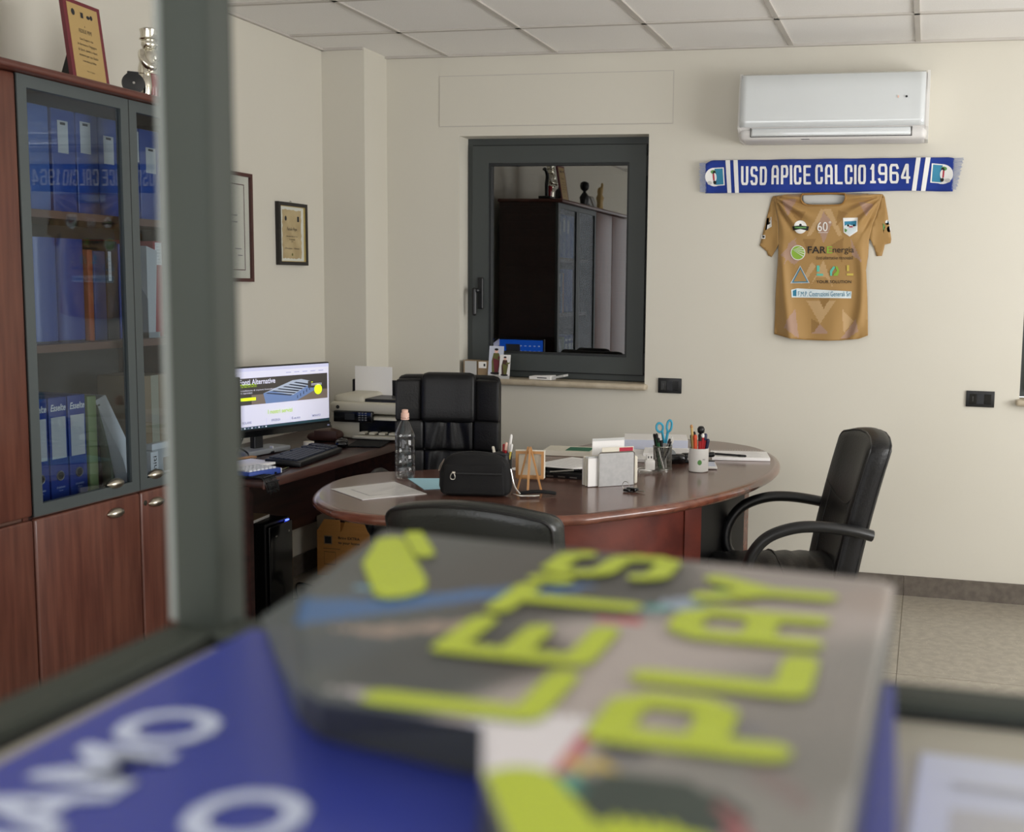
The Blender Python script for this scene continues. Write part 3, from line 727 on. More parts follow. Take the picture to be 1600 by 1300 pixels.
text(sc, 'Fonti Alternative', 'scr_white', fn=lambda x, y: (uv(.50, 0)[0]+x, -.0062, uv(0, .775)[1]+y), w=.19, h=.024, anchor=(1, .5), offset=.02)
text(sc, 'Rinnovabili', 'scr_dark', fn=lambda x, y: (uv(.34, 0)[0]+x, -.0062, uv(0, .713)[1]+y), w=.115, h=.020, anchor=(1, .5), offset=.02)
text(sc, 'Vendita e installazione di impianti fotovoltaici', 'scr_white', fn=lambda x, y: (uv(.50, 0)[0]+x, -.0062, uv(0, .635)[1]+y), w=.24, h=.009, anchor=(1, .5))
text(sc, 'e solari termici', 'scr_white', fn=lambda x, y: (uv(.30, 0)[0]+x, -.0062, uv(0, .60)[1]+y), w=.10, h=.009, anchor=(1, .5))
text(sc, 'I nostri servizi', 'scr_lime2', fn=lambda x, y: (uv(.54, 0)[0]+x, -.0062, uv(0, .26)[1]+y), w=.135, h=.019, offset=.012)
for s, a in (('SOLARE', .25), ('EFFICIENZA', .50), ('E-auto', .68), ('IMPIANTO', .87)):
    text(sc, s, 'scr_grey', fn=lambda x, y, a=a: (uv(a, 0)[0]+x, -.0062, uv(0, .115)[1]+y), w=.048, h=.010, offset=.01)
obj('logo_light', B(x1m-.02, x1m-.008, -.004, -.003, zb-.002, zb+.004), 'scr_grey', t)
# second monitor, turned to the back wall; its screen shows in the window pane
t = thing('monitor', 'black monitor hidden behind the grey post, its blue screen mirrored in the window', 'monitor', (-2.83, 3.93, .742), PI)
obj('housing', RB((0, .012, .235), (.40, .022, .28), .004), 'black_plastic', t, 40)
sc2 = obj('screen', B(-.19, .19, -.001, .002, .115, .365), 'scr_blue', t)
fl2 = [(rect(-.17+.034*i, -.155+.034*i, .13+.038*j, .137+.038*j), 'scr_text') for i in range(6) for j in range(6)]
flat(sc2, 'desktop_icons', fl2, lambda x, y, l: (x, -.0018, y), 0)
obj('stand_neck', RB((0, .03, .06), (.05, .03, .12), .006), 'black_plastic', t); obj('stand_foot', RB((0, .02, .006), (.20, .15, .012), .005), 'black_plastic', t)
# printer
t = thing('printer', 'cream and black inkjet printer with a white sheet in its rear tray', 'printer', (-2.60, 5.06, .742), math.radians(4))
obj('body', RB((0, .02, .055), (.42, .30, .11), .015), 'cream_plastic', t, 40)
obj('output_bay', B(-.06, .20, -.135, -.10, .012, .095), 'black_gloss', t)
obj('output_tray', RB((.07, -.16, .018), (.27, .09, .014), .004), 'cream_plastic', t, 40)
for k in range(5): obj('tray_rib', RB((-.03+.05*k, -.15, .034), (.03, .05, .012), .003), 'cream_plastic', t)
obj('scanner_lid', RB((0, .02, .150), (.43, .31, .055), .018, (2, 2, 1)), 'cream_plastic', t, 40)
obj('feeder_hump', RB((-.13, .02, .185), (.16, .26, .05), .024, (2, 2, 1), lambda q: (q.x, q.y, q.z)), 'cream_plastic', t, 40)
obj('feeder_slot', RB((.07, .01, .182), (.25, .20, .022), .008), 'black_plastic', t)
pn = obj('control_panel', RB((-.085, -.142, .110), (.20, .025, .055), .006), 'black_gloss', t, 40)
obj('panel_screen', B(-.125, -.075, -.1560, -.1548, .095, .125), 'dark_plastic', pn)
for i in range(3):
    for j in range(4): obj('button', B(-.055+.016*i, -.045+.016*i, -.1565, -.1548, .093+.011*j, .099+.011*j), 'grey_plastic', pn)
obj('logo_disc', lathe(BM(), [(.009, 0), (.009, .001)], 18), 'p_black', t, mw=Matrix.Translation((-.17, -.1355, .153)) @ Matrix.Rotation(PI/2, 4, 'X'))
obj('paper_support', RB((-.10, .155, .215), (.25, .014, .10), .006), 'black_plastic', t)
sh = obj('paper_sheet', B(-.002, 0, 0, 0.001, 0, 0.001), 'paper', t); bpy.data.objects.remove(sh)
o = tag(obj('paper_sheet', RB((-2.712, 5.187, 1.000), (.205, .0025, .15), .0005), 'paper'), 'white sheet of paper standing up in the printer', 'paper')
# keyboard
t = thing('keyboard', 'black keyboard tilted along the front of the side desk', 'keyboard', (-2.565, 4.285, .742), math.radians(96.5)); t.rotation_euler = (math.radians(4), 0, math.radians(97))
obj('tray', RB((0, 0, .016), (.44, .155, .022), .006), 'black_plastic', t, 40)
bm = BM()
for j in range(6):
    for i in range(22):
        if i in (15, 18) or (j == 5 and i % 5 == 4): continue
        cx_ = -.205+.0192*i; cy_ = -.055+.0205*j
        box(bm, cx_, cx_+.016, cy_, cy_+.017, .026, .034)
stuff(obj('keycaps', bm, 'key_blue', t))
for s in (-1, 1): obj('riser', RB((s*.19, .06, .004), (.03, .02, .02), .004), 'black_plastic', t)
t = thing('mouse', 'small black mouse beyond the keyboard', 'mouse', (-2.60, 4.66, .742), .5)
obj('shell', RB((0, 0, .018), (.06, .105, .034), .017, (2, 2, 1)), 'black_gloss', t, 60); obj('wheel', RB((0, .03, .034), (.008, .02, .008), .003), 'grey_plastic', t)
t = thing('mouse_pad', 'black cloth pad lying between the mouse and the printer', 'mat', (-2.53, 4.72, .7405), .25)
obj('cloth', RB((0, 0, .004), (.16, .20, .007), .003), 'fabric_black', t)
t.location = (-2.525, 4.78, .7405)
t = thing('leather_pouch', 'brown leather pouch slumped against the wall side of the desk', 'pouch', (-2.78, 4.83, .742), .2)
obj('bag', RB((0, 0, .03), (.15, .13, .06), .025, (3, 3, 1), lambda q: (q.x, q.y, q.z*(1-.35*abs(q.x)/.075) if q.z > .02 else q.z)), 'leather_brown', t, 60); obj('flap', RB((.02, -.06, .035), (.11, .012, .04), .005), 'leather_brown', t, 40)
t = thing('tape_roll', 'small cream roll standing behind the keyboard', 'tape', (-2.745, 4.62, .742))
obj('roll', lathe(BM(), [(.012, 0), (.024, 0), (.024, .022), (.012, .022)], 20), 'paper_cream', t, 40); obj('core', lathe(BM(), [(.009, .001), (.012, .001), (.012, .021), (.009, .021)], 16), 'cardboard_dull', t)
t = thing('pen_tray', 'wooden ruler set lying under the monitor', 'ruler', (-2.79, 4.11, .742), math.radians(68))
obj('ruler', RB((0, 0, .012), (.20, .03, .006), .002), 'wood_light', t); obj('ruler', RB((.01, .035, .006), (.22, .03, .006), .002), 'ochre', t); obj('edge_block', RB((.08, .0, .006), (.02, .05, .012), .002), 'cardboard_dull', t)
t = thing('folder', 'translucent pale folder leaning flat behind the rulers', 'folder', (-2.84, 4.36, .742), math.radians(80))
obj('sheet', RB((0, 0, .012), (.28, .12, .022), .004), 'tray_grey', t); obj('clip', RB((.03, -.05, .026), (.005, .02, .012), .002), 'white_plastic', t)
for i, (x, y, r_, m, lab) in enumerate(((-2.66, 3.99, 1.35, 'paper', 'white notepad at the near end of the side desk'), (-2.70, 3.93, 1.2, 'paper_blue', 'pale blue sheet under the white notepad'))):
    t = thing('notepad', lab, 'paper', (x, y, .742+.010*(1-i)), r_)
    obj('pad', RB((0, 0, .005), (.21, .15, .0098), .0015), m, t); obj('tape', B(-.105, -.085, -.074, .074, .0099, .0104), 'paper_grey', t)
t = thing('calculator', 'blue and white desk calculator at the corner of the side desk', 'calculator', (-2.535, 3.868, .742), math.radians(75))
obj('case', RB((0, 0, .012), (.16, .12, .024), .006), 'blue_calc', t, 40)
bm = BM()
for i in range(7):
    for j in range(5): rbox(bm, (-.066+.0195*i, -.046+.021*j, .027), (.0155, .015, .008), .002)
stuff(obj('keys', bm, 'calc_white', t)); obj('front_edge', RB((.081, 0, .012), (.006, .118, .02), .002), 'calc_white', t)
t = thing('pen', 'black and silver pen beside the blue calculator', 'pen', (-2.475, 3.955, .748), math.radians(100))
obj('barrel', tube(BM(), [(-.06, 0, 0), (.06, 0, 0)], .0045, 8), 'black_gloss', t); obj('tip', tube(BM(), [(.06, 0, 0), (.08, 0, 0)], [.0045, .003], 8), 'chrome', t)
# black mesh cloth hanging over the near corner
t = thing('mesh_bag', 'black woven mesh hanging over the near corner of the side desk', 'bag', (-2.455, 3.80, .742))
bm = BM()
for k in range(9):
    y = -.035+.0095*k
    tube(bm, smooth_path([(-.10, y+.01, .006), (-.03, y, .008), (.018, y, .006), (.034, y+.004*math.sin(k), -.02), (.036, y+.01, -.05+.01*math.sin(k*2))], 3), .003, 5)
for k in range(5):
    x = -.08+.025*k; tube(bm, [(x, -.03, .008), (x, .05, .008)], .003, 5)
for k in range(3): tube(bm, [(.036, -.03, -.012-.016*k), (.037, .05, -.012-.016*k)], .003, 5)
obj('netting', bm, 'black_plastic', t, 40)
# cables under the monitor
bm = BM(); tube(bm, smooth_path([(-2.87, 4.16, .84), (-2.84, 4.19, .80), (-2.80, 4.22, .765), (-2.77, 4.17, .75), (-2.80, 4.12, .75), (-2.84, 4.20, .76), (-2.86, 4.29, .83)], 6), .0035, 6)
tag(obj('monitor_cable', bm, 'black_plastic', None, 60), 'looped black cable hanging below the web page monitor', 'cable')
# PC tower
t = thing('computer_tower', 'black computer tower with a blue light under the side desk', 'computer', (-2.84, 4.165, 0))
obj('case', RB((0, 0, .25), (.43, .185, .49), .008), 'black_plastic', t, 40)
fp = obj('front_panel', RB((.222, 0, .25), (.022, .175, .47), .01), 'black_gloss', t, 40)
obj('power_light', RB((.228, .05, .488), (.008, .022, .006), .002), 'led_blue', fp)
obj('button', RB((.233, -.04, .435), (.003, .012, .006), .001), 'steel', fp); obj('button', RB((.233, .055, .44), (.003, .008, .008), .001), 'steel', fp)
text(fp, 'ATLANTIS', 'print_white', org=(.2335, .02, .06), right=(0, 1, 0), up=(0, 0, 1), w=.045, h=.011)
bm = BM()
for k in range(22):
    for j in range(3): box(bm, .12+.02*j, .132+.02*j, -.0935, -.0925, .06+.018*k, .07+.018*k)
stuff(obj('vent_holes', bm, 'gasket', t))
t = thing('magazine', 'thin booklet and loose papers lying on the computer tower', 'magazine', (-2.80, 4.11, .4965), .1)
obj('pages', RB((0, 0, .006), (.24, .17, .012), .002), 'paper', t); obj('cover', B(-.12, .12, -.085, .085, .0122, .0134), 'cardboard_dull', t); obj('crumpled_foil', RB((-.03, -.04, .024), (.06, .05, .02), .008), 'dark_plastic', t)
# floor cable
bm = BM(); tube(bm, smooth_path([(-2.60, 4.35, .02), (-2.75, 4.55, .006), (-2.9, 4.75, .006), (-2.98, 4.9, .006), (-2.86, 4.85, .006), (-2.80, 4.7, .006), (-2.9, 4.62, .006), (-2.99, 4.72, .008)], 6), .004, 6)
tag(obj('power_cable', bm, 'black_plastic', None, 60), 'black power cable coiled on the floor by the wall', 'cable')
# cardboard box under the desks
t = thing('cardboard_box', 'open orange brown cardboard box with black printing under the desk', 'box', (-2.835, 5.19, 0))
bm = BM(); box(bm, -.15, .15, -.10, -.097, 0, .235); box(bm, -.15, .15, .097, .10, 0, .235); box(bm, -.15, -.147, -.097, .097, 0, .235); box(bm, .147, .15, -.097, .097, 0, .235); box(bm, -.147, .147, -.097, .097, 0, .003)
obj('body', bm, 'cardboard', t)
obj('flap', prism(BM(), [(-.147, .235), (-.02, .235), (-.03, .29), (-.118, .29)], lambda u, v: (u, -.100+(v-.235)*.3, v), lambda u, v: (u, -.097+(v-.235)*.3, v)), 'cardboard', t)
obj('flap', prism(BM(), [(-.012, .235), (.147, .235), (.12, .283), (.0, .283)], lambda u, v: (u, -.100+(v-.235)*.3, v), lambda u, v: (u, -.097+(v-.235)*.3, v)), 'cardboard', t)
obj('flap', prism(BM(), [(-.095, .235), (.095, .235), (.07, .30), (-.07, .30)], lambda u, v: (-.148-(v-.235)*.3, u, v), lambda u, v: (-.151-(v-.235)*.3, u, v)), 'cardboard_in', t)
obj('black_bag', RB((.06, -.02, .215), (.15, .14, .08), .03, (2, 2, 1)), 'black_gloss', t, 60)
flat(t, 'print_marks', [(rect(-.11, -.065, .165, .21), 'cardboard_dull'), (rect(-.105, -.07, .17, .205), 'ink'), (rect(-.115, -.02, .142, .144), 'ink'), (rect(-.11, -.045, .06, .062), 'ink'), (rect(-.11, -.045, .125, .127), 'ink'), (rect(-.11, -.109, .06, .127), 'ink'), (rect(-.046, -.045, .06, .127), 'ink')], lambda x, y, l: (x, -.1002-l, y))
text(t, 'Bring EXTRA', 'ink', org=(-.03, -.1002, .20), right=(1, 0, 0), up=(0, 0, 1), w=.12, h=.018, anchor=(0, .5), offset=.02)
text(t, 'to your home', 'ink', org=(-.03, -.1002, .175), right=(1, 0, 0), up=(0, 0, 1), w=.12, h=.018, anchor=(0, .5), offset=.02)

# ================================================================== MAIN DESK
out = [(-2.20,3.85),(-2.16,3.68),(-2.10,3.55),(-2.02,3.45),(-1.90,3.355),(-1.80,3.32),(-1.71,3.312),(-1.55,3.335),(-1.35,3.40),(-1.115,3.515),(-1.02,3.61),(-.936,3.71),(-.848,3.825),(-.763,3.98),(-.68,4.185),(-.625,4.395),(-.593,4.63),(-.597,4.86),(-.637,5.08),(-.706,5.26),(-.786,5.385),(-.9,5.475),(-1.0,5.52),(-1.2,5.55),(-1.40,5.52),(-1.52,5.36),(-1.62,5.06),(-1.72,4.76),(-1.85,4.43),(-1.95,4.25),(-2.05,4.17),(-2.14,4.10),(-2.19,3.99)]
sp = [(p.x, p.y) for p in smooth_path([(x, y, 0) for x, y in out], 4, True)]
cxd = sum(p[0] for p in sp)/len(sp); cyd = sum(p[1] for p in sp)/len(sp)
def offs(d):
    n = len(sp); r_ = []
    for i in range(n):
        a, b = Vector(sp[i-1]), Vector(sp[(i+1) % n]); tt = (b-a).normalized(); nn = Vector((-tt.y, tt.x))
        r_.append(Vector(sp[i]) + nn*d)
    return r_
t = thing('executive_desk', 'large kidney shaped cherry desk with a rounded edge', 'desk', (0, 0, 0))
prof = []
for k in range(9):
    a = -PI/2+PI*k/8; prof.append((.026*(1-math.cos(a)), .722+.019*math.sin(a)))
rings = [(offs(d_), z_) for d_, z_ in [(.10, .703)]+prof[0:9]]
bm = BM(); vr = [[bm.verts.new((p.x, p.y, z_)) for p in ring] for ring, z_ in rings]
for A_, B_ in zip(vr, vr[1:]):
    for k in range(len(A_)): bm.faces.new((A_[k], A_[(k+1) % len(A_)], B_[(k+1) % len(A_)], B_[k]))
obj('rounded_edge', bm, 'desk_edge', t, 60)
bm = BM(); ring = [bm.verts.new((p.x, p.y, .7412)) for p in offs(.026)]; f = bm.faces.new(ring)
ring2 = [bm.verts.new((p.x, p.y, .704)) for p in offs(.05)]; bm.faces.new(ring2[::-1])
bmesh.ops.triangulate(bm, faces=bm.faces[:]); obj('desk_surface', bm, 'desk_top', t)
# curved front panel, black upright and its cherry edge
cp = smooth_path([(-1.78, 3.62, 0), (-1.5, 3.58, 0), (-1.2, 3.68, 0), (-1.0, 3.87, 0), (-.855, 4.10, 0)], 5)
bm = BM(); n_ = len(cp); R1 = []; R2 = []
for i, p in enumerate(cp):
    tt = (cp[min(i+1, n_-1)]-cp[max(i-1, 0)]).normalized(); nn = Vector((-tt.y, tt.x, 0))*.022
    R1.append((bm.verts.new((p.x, p.y, 0)), bm.verts.new((p.x, p.y, .703)))); R2.append((bm.verts.new((p.x+nn.x, p.y+nn.y, 0)), bm.verts.new((p.x+nn.x, p.y+nn.y, .703))))
for i in range(n_-1):
    bm.faces.new((R1[i][0], R1[i+1][0], R1[i+1][1], R1[i][1])); bm.faces.new((R2[i+1][0], R2[i][0], R2[i][1], R2[i+1][1])); bm.faces.new((R1[i][1], R1[i+1][1], R2[i+1][1], R2[i][1])); bm.faces.new((R1[i+1][0], R1[i][0], R2[i][0], R2[i+1][0]))
for i in (0, n_-1): bm.faces.new((R1[i][0], R1[i][1], R2[i][1], R2[i][0]))
obj('front_panel', bm, 'desk_red', t, 40)
def slab(name, a, b, th, m, z0=0, z1=.703):
    a, b = Vector(a), Vector(b); tt = (b-a).normalized(); nn = Vector((-tt.y, tt.x))*th
    return obj(name, prism(BM(), [a, b, b+nn, a+nn], lambda u, v: (u, v, z0), lambda u, v: (u, v, z1)), m, t)
slab('corner_post', (-.855, 4.085), (-.805, 4.15), .05, 'desk_red')
slab('side_upright', (-.825, 4.15), (-.71, 4.62), .03, 'black_panel')
slab('upright_edge', (-.712, 4.61), (-.700, 4.65), .036, 'desk_edge')
slab('side_upright', (-1.70, 3.70), (-1.58, 4.15), .03, 'desk_red')

# ---- things on the main desk
ZD = .742
# bottle
t = thing('bottle', 'empty clear plastic bottle with a pale pink cap on the desk', 'bottle', (-1.957, 3.996, ZD))
pf = [(.010, .004), (.034, .0), (.0385, .008), (.0385, .045), (.036, .05), (.0385, .055), (.0385, .09), (.0365, .094), (.0385, .10), (.0385, .15), (.036, .156), (.0385, .162), (.0385, .172), (.034, .185), (.022, .213), (.0135, .228), (.0125, .242)]
obj('body', lathe(BM(), pf, 28), 'bottle_plastic', t, 50)
obj('water', lathe(BM(), [(.010, .005), (.033, .003), (.037, .009), (.037, .016), (.01, .016)], 24), 'bottle_plastic', t, 50)
obj('neck_ring', lathe(BM(), [(.0145, .230), (.0165, .231), (.0165, .235), (.0145, .236)], 20), 'cap_pink', t, 40)
obj('cap', lathe(BM(), [(.0155, .238), (.0165, .24), (.0155, .256), (.012, .258), (.0125, .268), (.009, .27)], 20), 'cap_pink', t, 40)
# papers in a plastic sleeve and the blue card
def sheet(name, label, cat, pts, z, th, m, extra=None):
    c = Vector((sum(p[0] for p in pts)/4, sum(p[1] for p in pts)/4))
    t = thing(name, label, cat, (c.x, c.y, z))
    L_ = [(p[0]-c.x, p[1]-c.y) for p in pts]
    obj('sheet', prism(BM(), L_, lambda u, v: (u, v, 0), lambda u, v: (u, v, th)), m, t)
    return t, L_
t, L_ = sheet('document_sleeve', 'white printed sheet in a shiny plastic sleeve at the left of the desk', 'paper', [(-2.10, 3.685), (-1.895, 3.535), (-1.735, 3.715), (-1.955, 3.90)], ZD, .0015, 'paper')
bm = BM(); nn = 10; gr = [[None]*(nn+1) for _ in range(nn+1)]
for i in range(nn+1):
    for j in range(nn+1):
        a, b = i/nn, j/nn; p = [(1-a)*(1-b)*L_[0][k]+a*(1-b)*L_[1][k]+a*b*L_[2][k]+(1-a)*b*L_[3][k] for k in (0, 1)]
        ex = .004*math.sin(9*a+4*b)*math.sin(7*b*a+2) if b > .3 else 0
        gr[i][j] = bm.verts.new((p[0]*1.03, p[1]*1.03, .0025+abs(ex)+.006*max(0, b-.7)*random.random()))
for i in range(nn):
    for j in range(nn): bm.faces.new((gr[i][j], gr[i+1][j], gr[i+1][j+1], gr[i][j+1]))
obj('plastic', bm, 'sleeve_plastic', t, 40)
flat(t, 'print', [([(L_[0][0]*.6+.0, L_[0][1]*.6), (L_[1][0]*.6, L_[1][1]*.6), (L_[2][0]*.5, L_[2][1]*.5), (L_[3][0]*.5, L_[3][1]*.5)], 'ink_light'), ([(p[0]*.55, p[1]*.55) for p in L_], 'paper')], lambda x, y, l: (x, y, .0015+l))
sheet('card', 'light blue card sticking out behind the black bag', 'paper', [(-1.945, 3.99), (-1.78, 3.79), (-1.62, 3.90), (-1.74, 4.06)], ZD, .0012, 'sky_card')
# black bag
t = thing('toiletry_bag', 'black fabric clutch bag with a front zip standing on the desk', 'bag', (-1.562, 3.755, ZD), math.radians(11))
def bagf(q):
    f_ = 1-.10*(q.z/.16)**2; z_ = q.z
    if q.z > .10: z_ = q.z-.028*(abs(q.x)/.13)**3
    return (q.x*(1-.05*(q.z/.16)), q.y*f_*(1-.25*(q.z/.16)), z_)
obj('body', RB((0, 0, .078), (.265, .09, .156), .034, (6, 2, 5), bagf), 'fabric_black', t, 60)
obj('front_pocket', RB((0, -.042, .062), (.225, .014, .105), .006, (4, 1, 4), lambda q: (q.x*(1-.06*(q.z/.1)), q.y+.012*(q.z/.156), q.z)), 'fabric_black', t, 60)
z1_ = obj('zip', RB((0.02, -.0475, .086), (.165, .003, .006), .001), 'leather_piping', t)
obj('zip_pull', tube(BM(), smooth_path([(-.072, -.050, .09), (-.080, -.053, .078), (-.078, -.053, .066), (-.066, -.053, .066), (-.064, -.053, .078)], 3, True), .0018, 6, True), 'nickel', z1_)
obj('zip_slider', RB((-.069, -.051, .089), (.012, .006, .008), .002), 'nickel', z1_)
obj('seam', tube(BM(), smooth_path([(-.118, -.028, .04), (-.112, -.024, .115), (-.08, -.02, .138), (0, -.018, .146), (.08, -.02, .138), (.112, -.024, .115), (.118, -.028, .04)], 5), .0018, 5), 'leather_piping', t)
obj('top_zip', tube(BM(), smooth_path([(-.12, 0, .115), (-.08, 0, .148), (0, 0, .158), (.08, 0, .148), (.12, 0, .115)], 5), .003, 6), 'black_plastic', t)
obj('top_pull', tube(BM(), smooth_path([(-.108, -.028, .135), (-.122, -.030, .112), (-.128, -.030, .092), (-.124, -.030, .095), (-.116, -.029, .115)], 3, True), .0015, 6, True), 'nickel', t)
obj('side_chain', tube(BM(), smooth_path([(.128, -.01, .10), (.134, -.012, .075), (.140, -.015, .05), (.150, -.02, .03), (.165, -.02, .012)], 4), .003, 6), 'steel', t)
obj('clasp', tube(BM(), smooth_path([(.135, -.022, .012), (.17, -.035, .008), (.22, -.03, .008), (.235, -.025, .008)], 4), .004, 6), 'chrome', t, 60)
obj('wrist_strap', RB((.225, .005, .010), (.13, .022, .012), .005, (6, 1, 1), lambda q: (q.x, q.y+.15*(q.x-.16)**1 if q.x > .16 else q.y, q.z+.006*math.sin((q.x-.16)*25))), 'fabric_black', t, 40)
# mini easel, seen from behind
t = thing('mini_easel', 'small wooden easel with a framed canvas, seen from the back', 'easel', (-1.398, 3.865, ZD), math.radians(12))
obj('leg', tube(BM(), [(0, -.035, .0), (.003, -.004, .165)], .0055, 4), 'wood_light', t)
obj('leg', tube(BM(), [(-.046, .008, 0), (-.004, 0, .17)], .0045, 4), 'wood_light', t)
obj('leg', tube(BM(), [(.046, .008, 0), (.004, 0, .17)], .0045, 4), 'wood_light', t)
obj('crossbar', B(-.05, .05, .028, .034, .045, .052), 'wood_light', t)
cv = obj('canvas', B(-.052, .052, .020, .026, .052, .152), 'canvas_back', t)
bm = BM()
for q in ((-.052, -.042, .052, .152), (.042, .052, .052, .152), (-.042, .042, .052, .062), (-.042, .042, .142, .152)): box(bm, q[0], q[1], .012, .0205, q[2], q[3])
obj('stretcher', bm, 'wood_light', cv); obj('canvas_edge', B(.0521, .0555, .013, .028, .052, .155), 'paper_cream', cv); obj('canvas_edge', B(-.052, .0521, .013, .028, .1521, .1555), 'paper_cream', cv)
# pens: helper
def pen(label, base, tip, r, m, cap=None, group=None, kind='pen'):
    """base and tip are end points; cap = (material, fraction)"""
    a, b = Vector(base), Vector(tip)
    t = thing(kind, label, kind, base, 0, group); d_ = b-a; L = d_.length; d_.normalize()
    c0 = cap[1] if cap else 1
    obj('barrel', tube(BM(), [Vector((0, 0, 0)), d_*L*c0], r, 8), m, t, 60)
    if cap: obj('end', tube(BM(), [d_*L*c0, d_*L*.97, d_*L], [r*1.12, r*1.08, r*.6], 8), cap[0], t, 60)
    return t
# cup hidden behind the bag with its pens
t = thing('pen_cup', 'dark pen cup standing behind the black bag', 'cup', (-1.60, 4.12, ZD))
obj('cup', lathe(BM(), [(.036, 0), (.036, .10), (.033, .10), (.033, .004), (.0, .004)], 20, cap=False), 'black_plastic', t, 40); obj('rim', lathe(BM(), [(.0365, .096), (.0375, .1), (.0365, .103)], 20), 'dark_plastic', t)
for i, (dx, dy, h, m, cp_, lab) in enumerate(((-.028, 0, .125, 'p_black', 'paper_cream', 'pen with a cream end above the black bag'), (.0, .008, .135, 'red_pen', 'red_pen', 'broad red marker end above the black bag'), (.012, -.006, .145, 'red_pen', 'cap_pink', 'red pen with a pink end above the black bag'), (.022, .004, .175, 'white_plastic', 'white_plastic', 'tall white pen above the black bag'), (.028, -.008, .14, 'p_yellow', 'white_plastic', 'yellow marker with a white end above the black bag'))):
    pen(lab, (-1.60+dx*.5, 4.12+dy, ZD+.006), (-1.60+dx*1.5, 4.12+dy*1.4, ZD+h), .0055, m, (cp_, .78), 'pens behind the black bag')
# papers, notebooks and black tray behind
def stack(name, label, cat, cx_, cy_, w, d_, rz, z, th, m, top=None, spiral=None):
    t = thing(name, label, cat, (cx_, cy_, z), rz); obj('pages', RB((0, 0, th/2), (w, d_, th), min(.002, th*.3)), m, t)
    if top: obj('cover', B(-w/2, w/2, -d_/2, d_/2, th, th+.0012), top, t)
    if spiral:
        bm = BM()
        for k in range(int(w/.012)): tube(bm, [(-w/2+.006+.012*k, d_/2-.004+.006*math.cos(a), th+.001+.006*math.sin(a)) for a in (PI*j/4 for j in range(8))], .0009, 4, True)
        stuff(obj('spiral', bm, spiral, t))
    bm = BM()
    for k in range(6): box(bm, -w*.4, w*.4*(1-.1*(k % 3)), -d_*.38+d_*.13*k, -d_*.38+d_*.13*k+.003, th+.0012, th+.0014)
    if not top: obj('written_lines', bm, 'ink_light', t)
    else: bm.free()
    return t
stack('paper_sheets', 'loose white sheets behind the easel', 'paper', -1.50, 4.40, .21, .28, -.5, ZD, .004, 'paper')
stack('notebook', 'open white notebook with writing behind the black tray', 'notebook', -1.44, 4.50, .20, .27, -.35, ZD+.0055, .008, 'paper')
t = stack('book', 'cream and green covered book lying behind the papers', 'book', -1.55, 4.83, .22, .16, .1, ZD, .022, 'paper_cream', 'paper_cream'); obj('cover_band', B(-.01, .10, -.06, .05, .0233, .0242), 'book_green', t)
t = thing('organizer_tray', 'flat black desk tray with pens between easel and letter rack', 'tray', (-1.392, 4.255, ZD), math.radians(-4))
bm = BM(); box(bm, -.13, .13, -.06, .06, 0, .008); box(bm, -.13, .13, -.06, -.054, .008, .02); box(bm, -.13, .13, .054, .06, .008, .02); box(bm, -.13, -.124, -.054, .054, .008, .02); box(bm, .124, .13, -.054, .054, .008, .02)
obj('tray', bm, 'black_plastic', t)
for k in range(4): obj('slot', B(-.10+.05*k, -.07+.05*k, -.0612, -.06, .004, .009), 'steel', t)
for k in range(3): pen(('silver pen lying in the black tray, nearest', 'dark pen lying in the black tray, middle', 'silver pen lying in the black tray, farthest')[k], (-1.44+.03*k, 4.225+.02*k, ZD+.017), (-1.32+.03*k, 4.24+.02*k, ZD+.03), .0045, ('steel', 'p_black', 'steel')[k], ('black_gloss', .8), 'pens lying in the black tray')
# letter rack with cards
ang = math.atan2(.131, .159); u_ = Vector((math.cos(ang), math.sin(ang), 0)); n_2 = Vector((-math.sin(ang), math.cos(ang), 0))
base = Vector((-1.150, 4.130, ZD))
t = thing('letter_rack', 'silver grey metal letter rack with a wire edged front plate', 'rack', base, ang)
obj('front_plate', RB((0, -.028, .064), (.145, .003, .128), .001), 'rack_grey', t)
bm = BM(); tube(bm, [(-.074, -.028, 0), (-.074, -.028, .125), (-.068, -.028, .131), (.068, -.028, .131), (.074, -.028, .125), (.074, -.028, 0)], .0026, 6); obj('wire_rim', bm, 'steel', t, 60)
obj('back_plate', B(-.07, .07, .040, .042, 0, .10), 'steel', t); obj('floor_plate', B(-.07, .07, -.027, .040, 0, .0015), 'steel', t)
gp = 'white cards in the letter rack'
for k in range(7):
    c = base + n_2*(-.020+.0082*k) + u_*(-.030 + .004*math.sin(k*2)); h = .108+.006*math.sin(k*1.7)
    o = thing('card', ('frontmost', 'second', 'third', 'fourth', 'fifth', 'sixth', 'rearmost')[k]+' of the plain white cards packed upright in the letter rack', 'paper', (c.x, c.y, ZD+.002), ang+.02*math.sin(k*3), gp)
    obj('sheet', B(-.085, .085, -.0012, .0012, 0, h), ('paper', 'paper_grey', 'paper_cream')[k % 3], o)
c = base+n_2*(.036)-u_*.0; o = thing('envelope', 'taller white sheet sticking up in the letter rack', 'paper', (c.x, c.y, ZD+.002), ang); obj('sheet', B(-.075, .06, -.001, .001, 0, .175), 'paper', o); obj('fold', B(-.075, .06, -.0016, -.001, .165, .175), 'paper_grey', o)
c = base+n_2*(-.0245); o = thing('card', 'cream card with a red printed corner in the letter rack', 'paper', (c.x, c.y, ZD+.002), ang); obj('sheet', B(-.06, .072, -.001, .001, 0, .148), 'paper_cream', o); obj('red_block', B(.012, .069, -.0016, -.001, .127, .145), 'p_red', o)
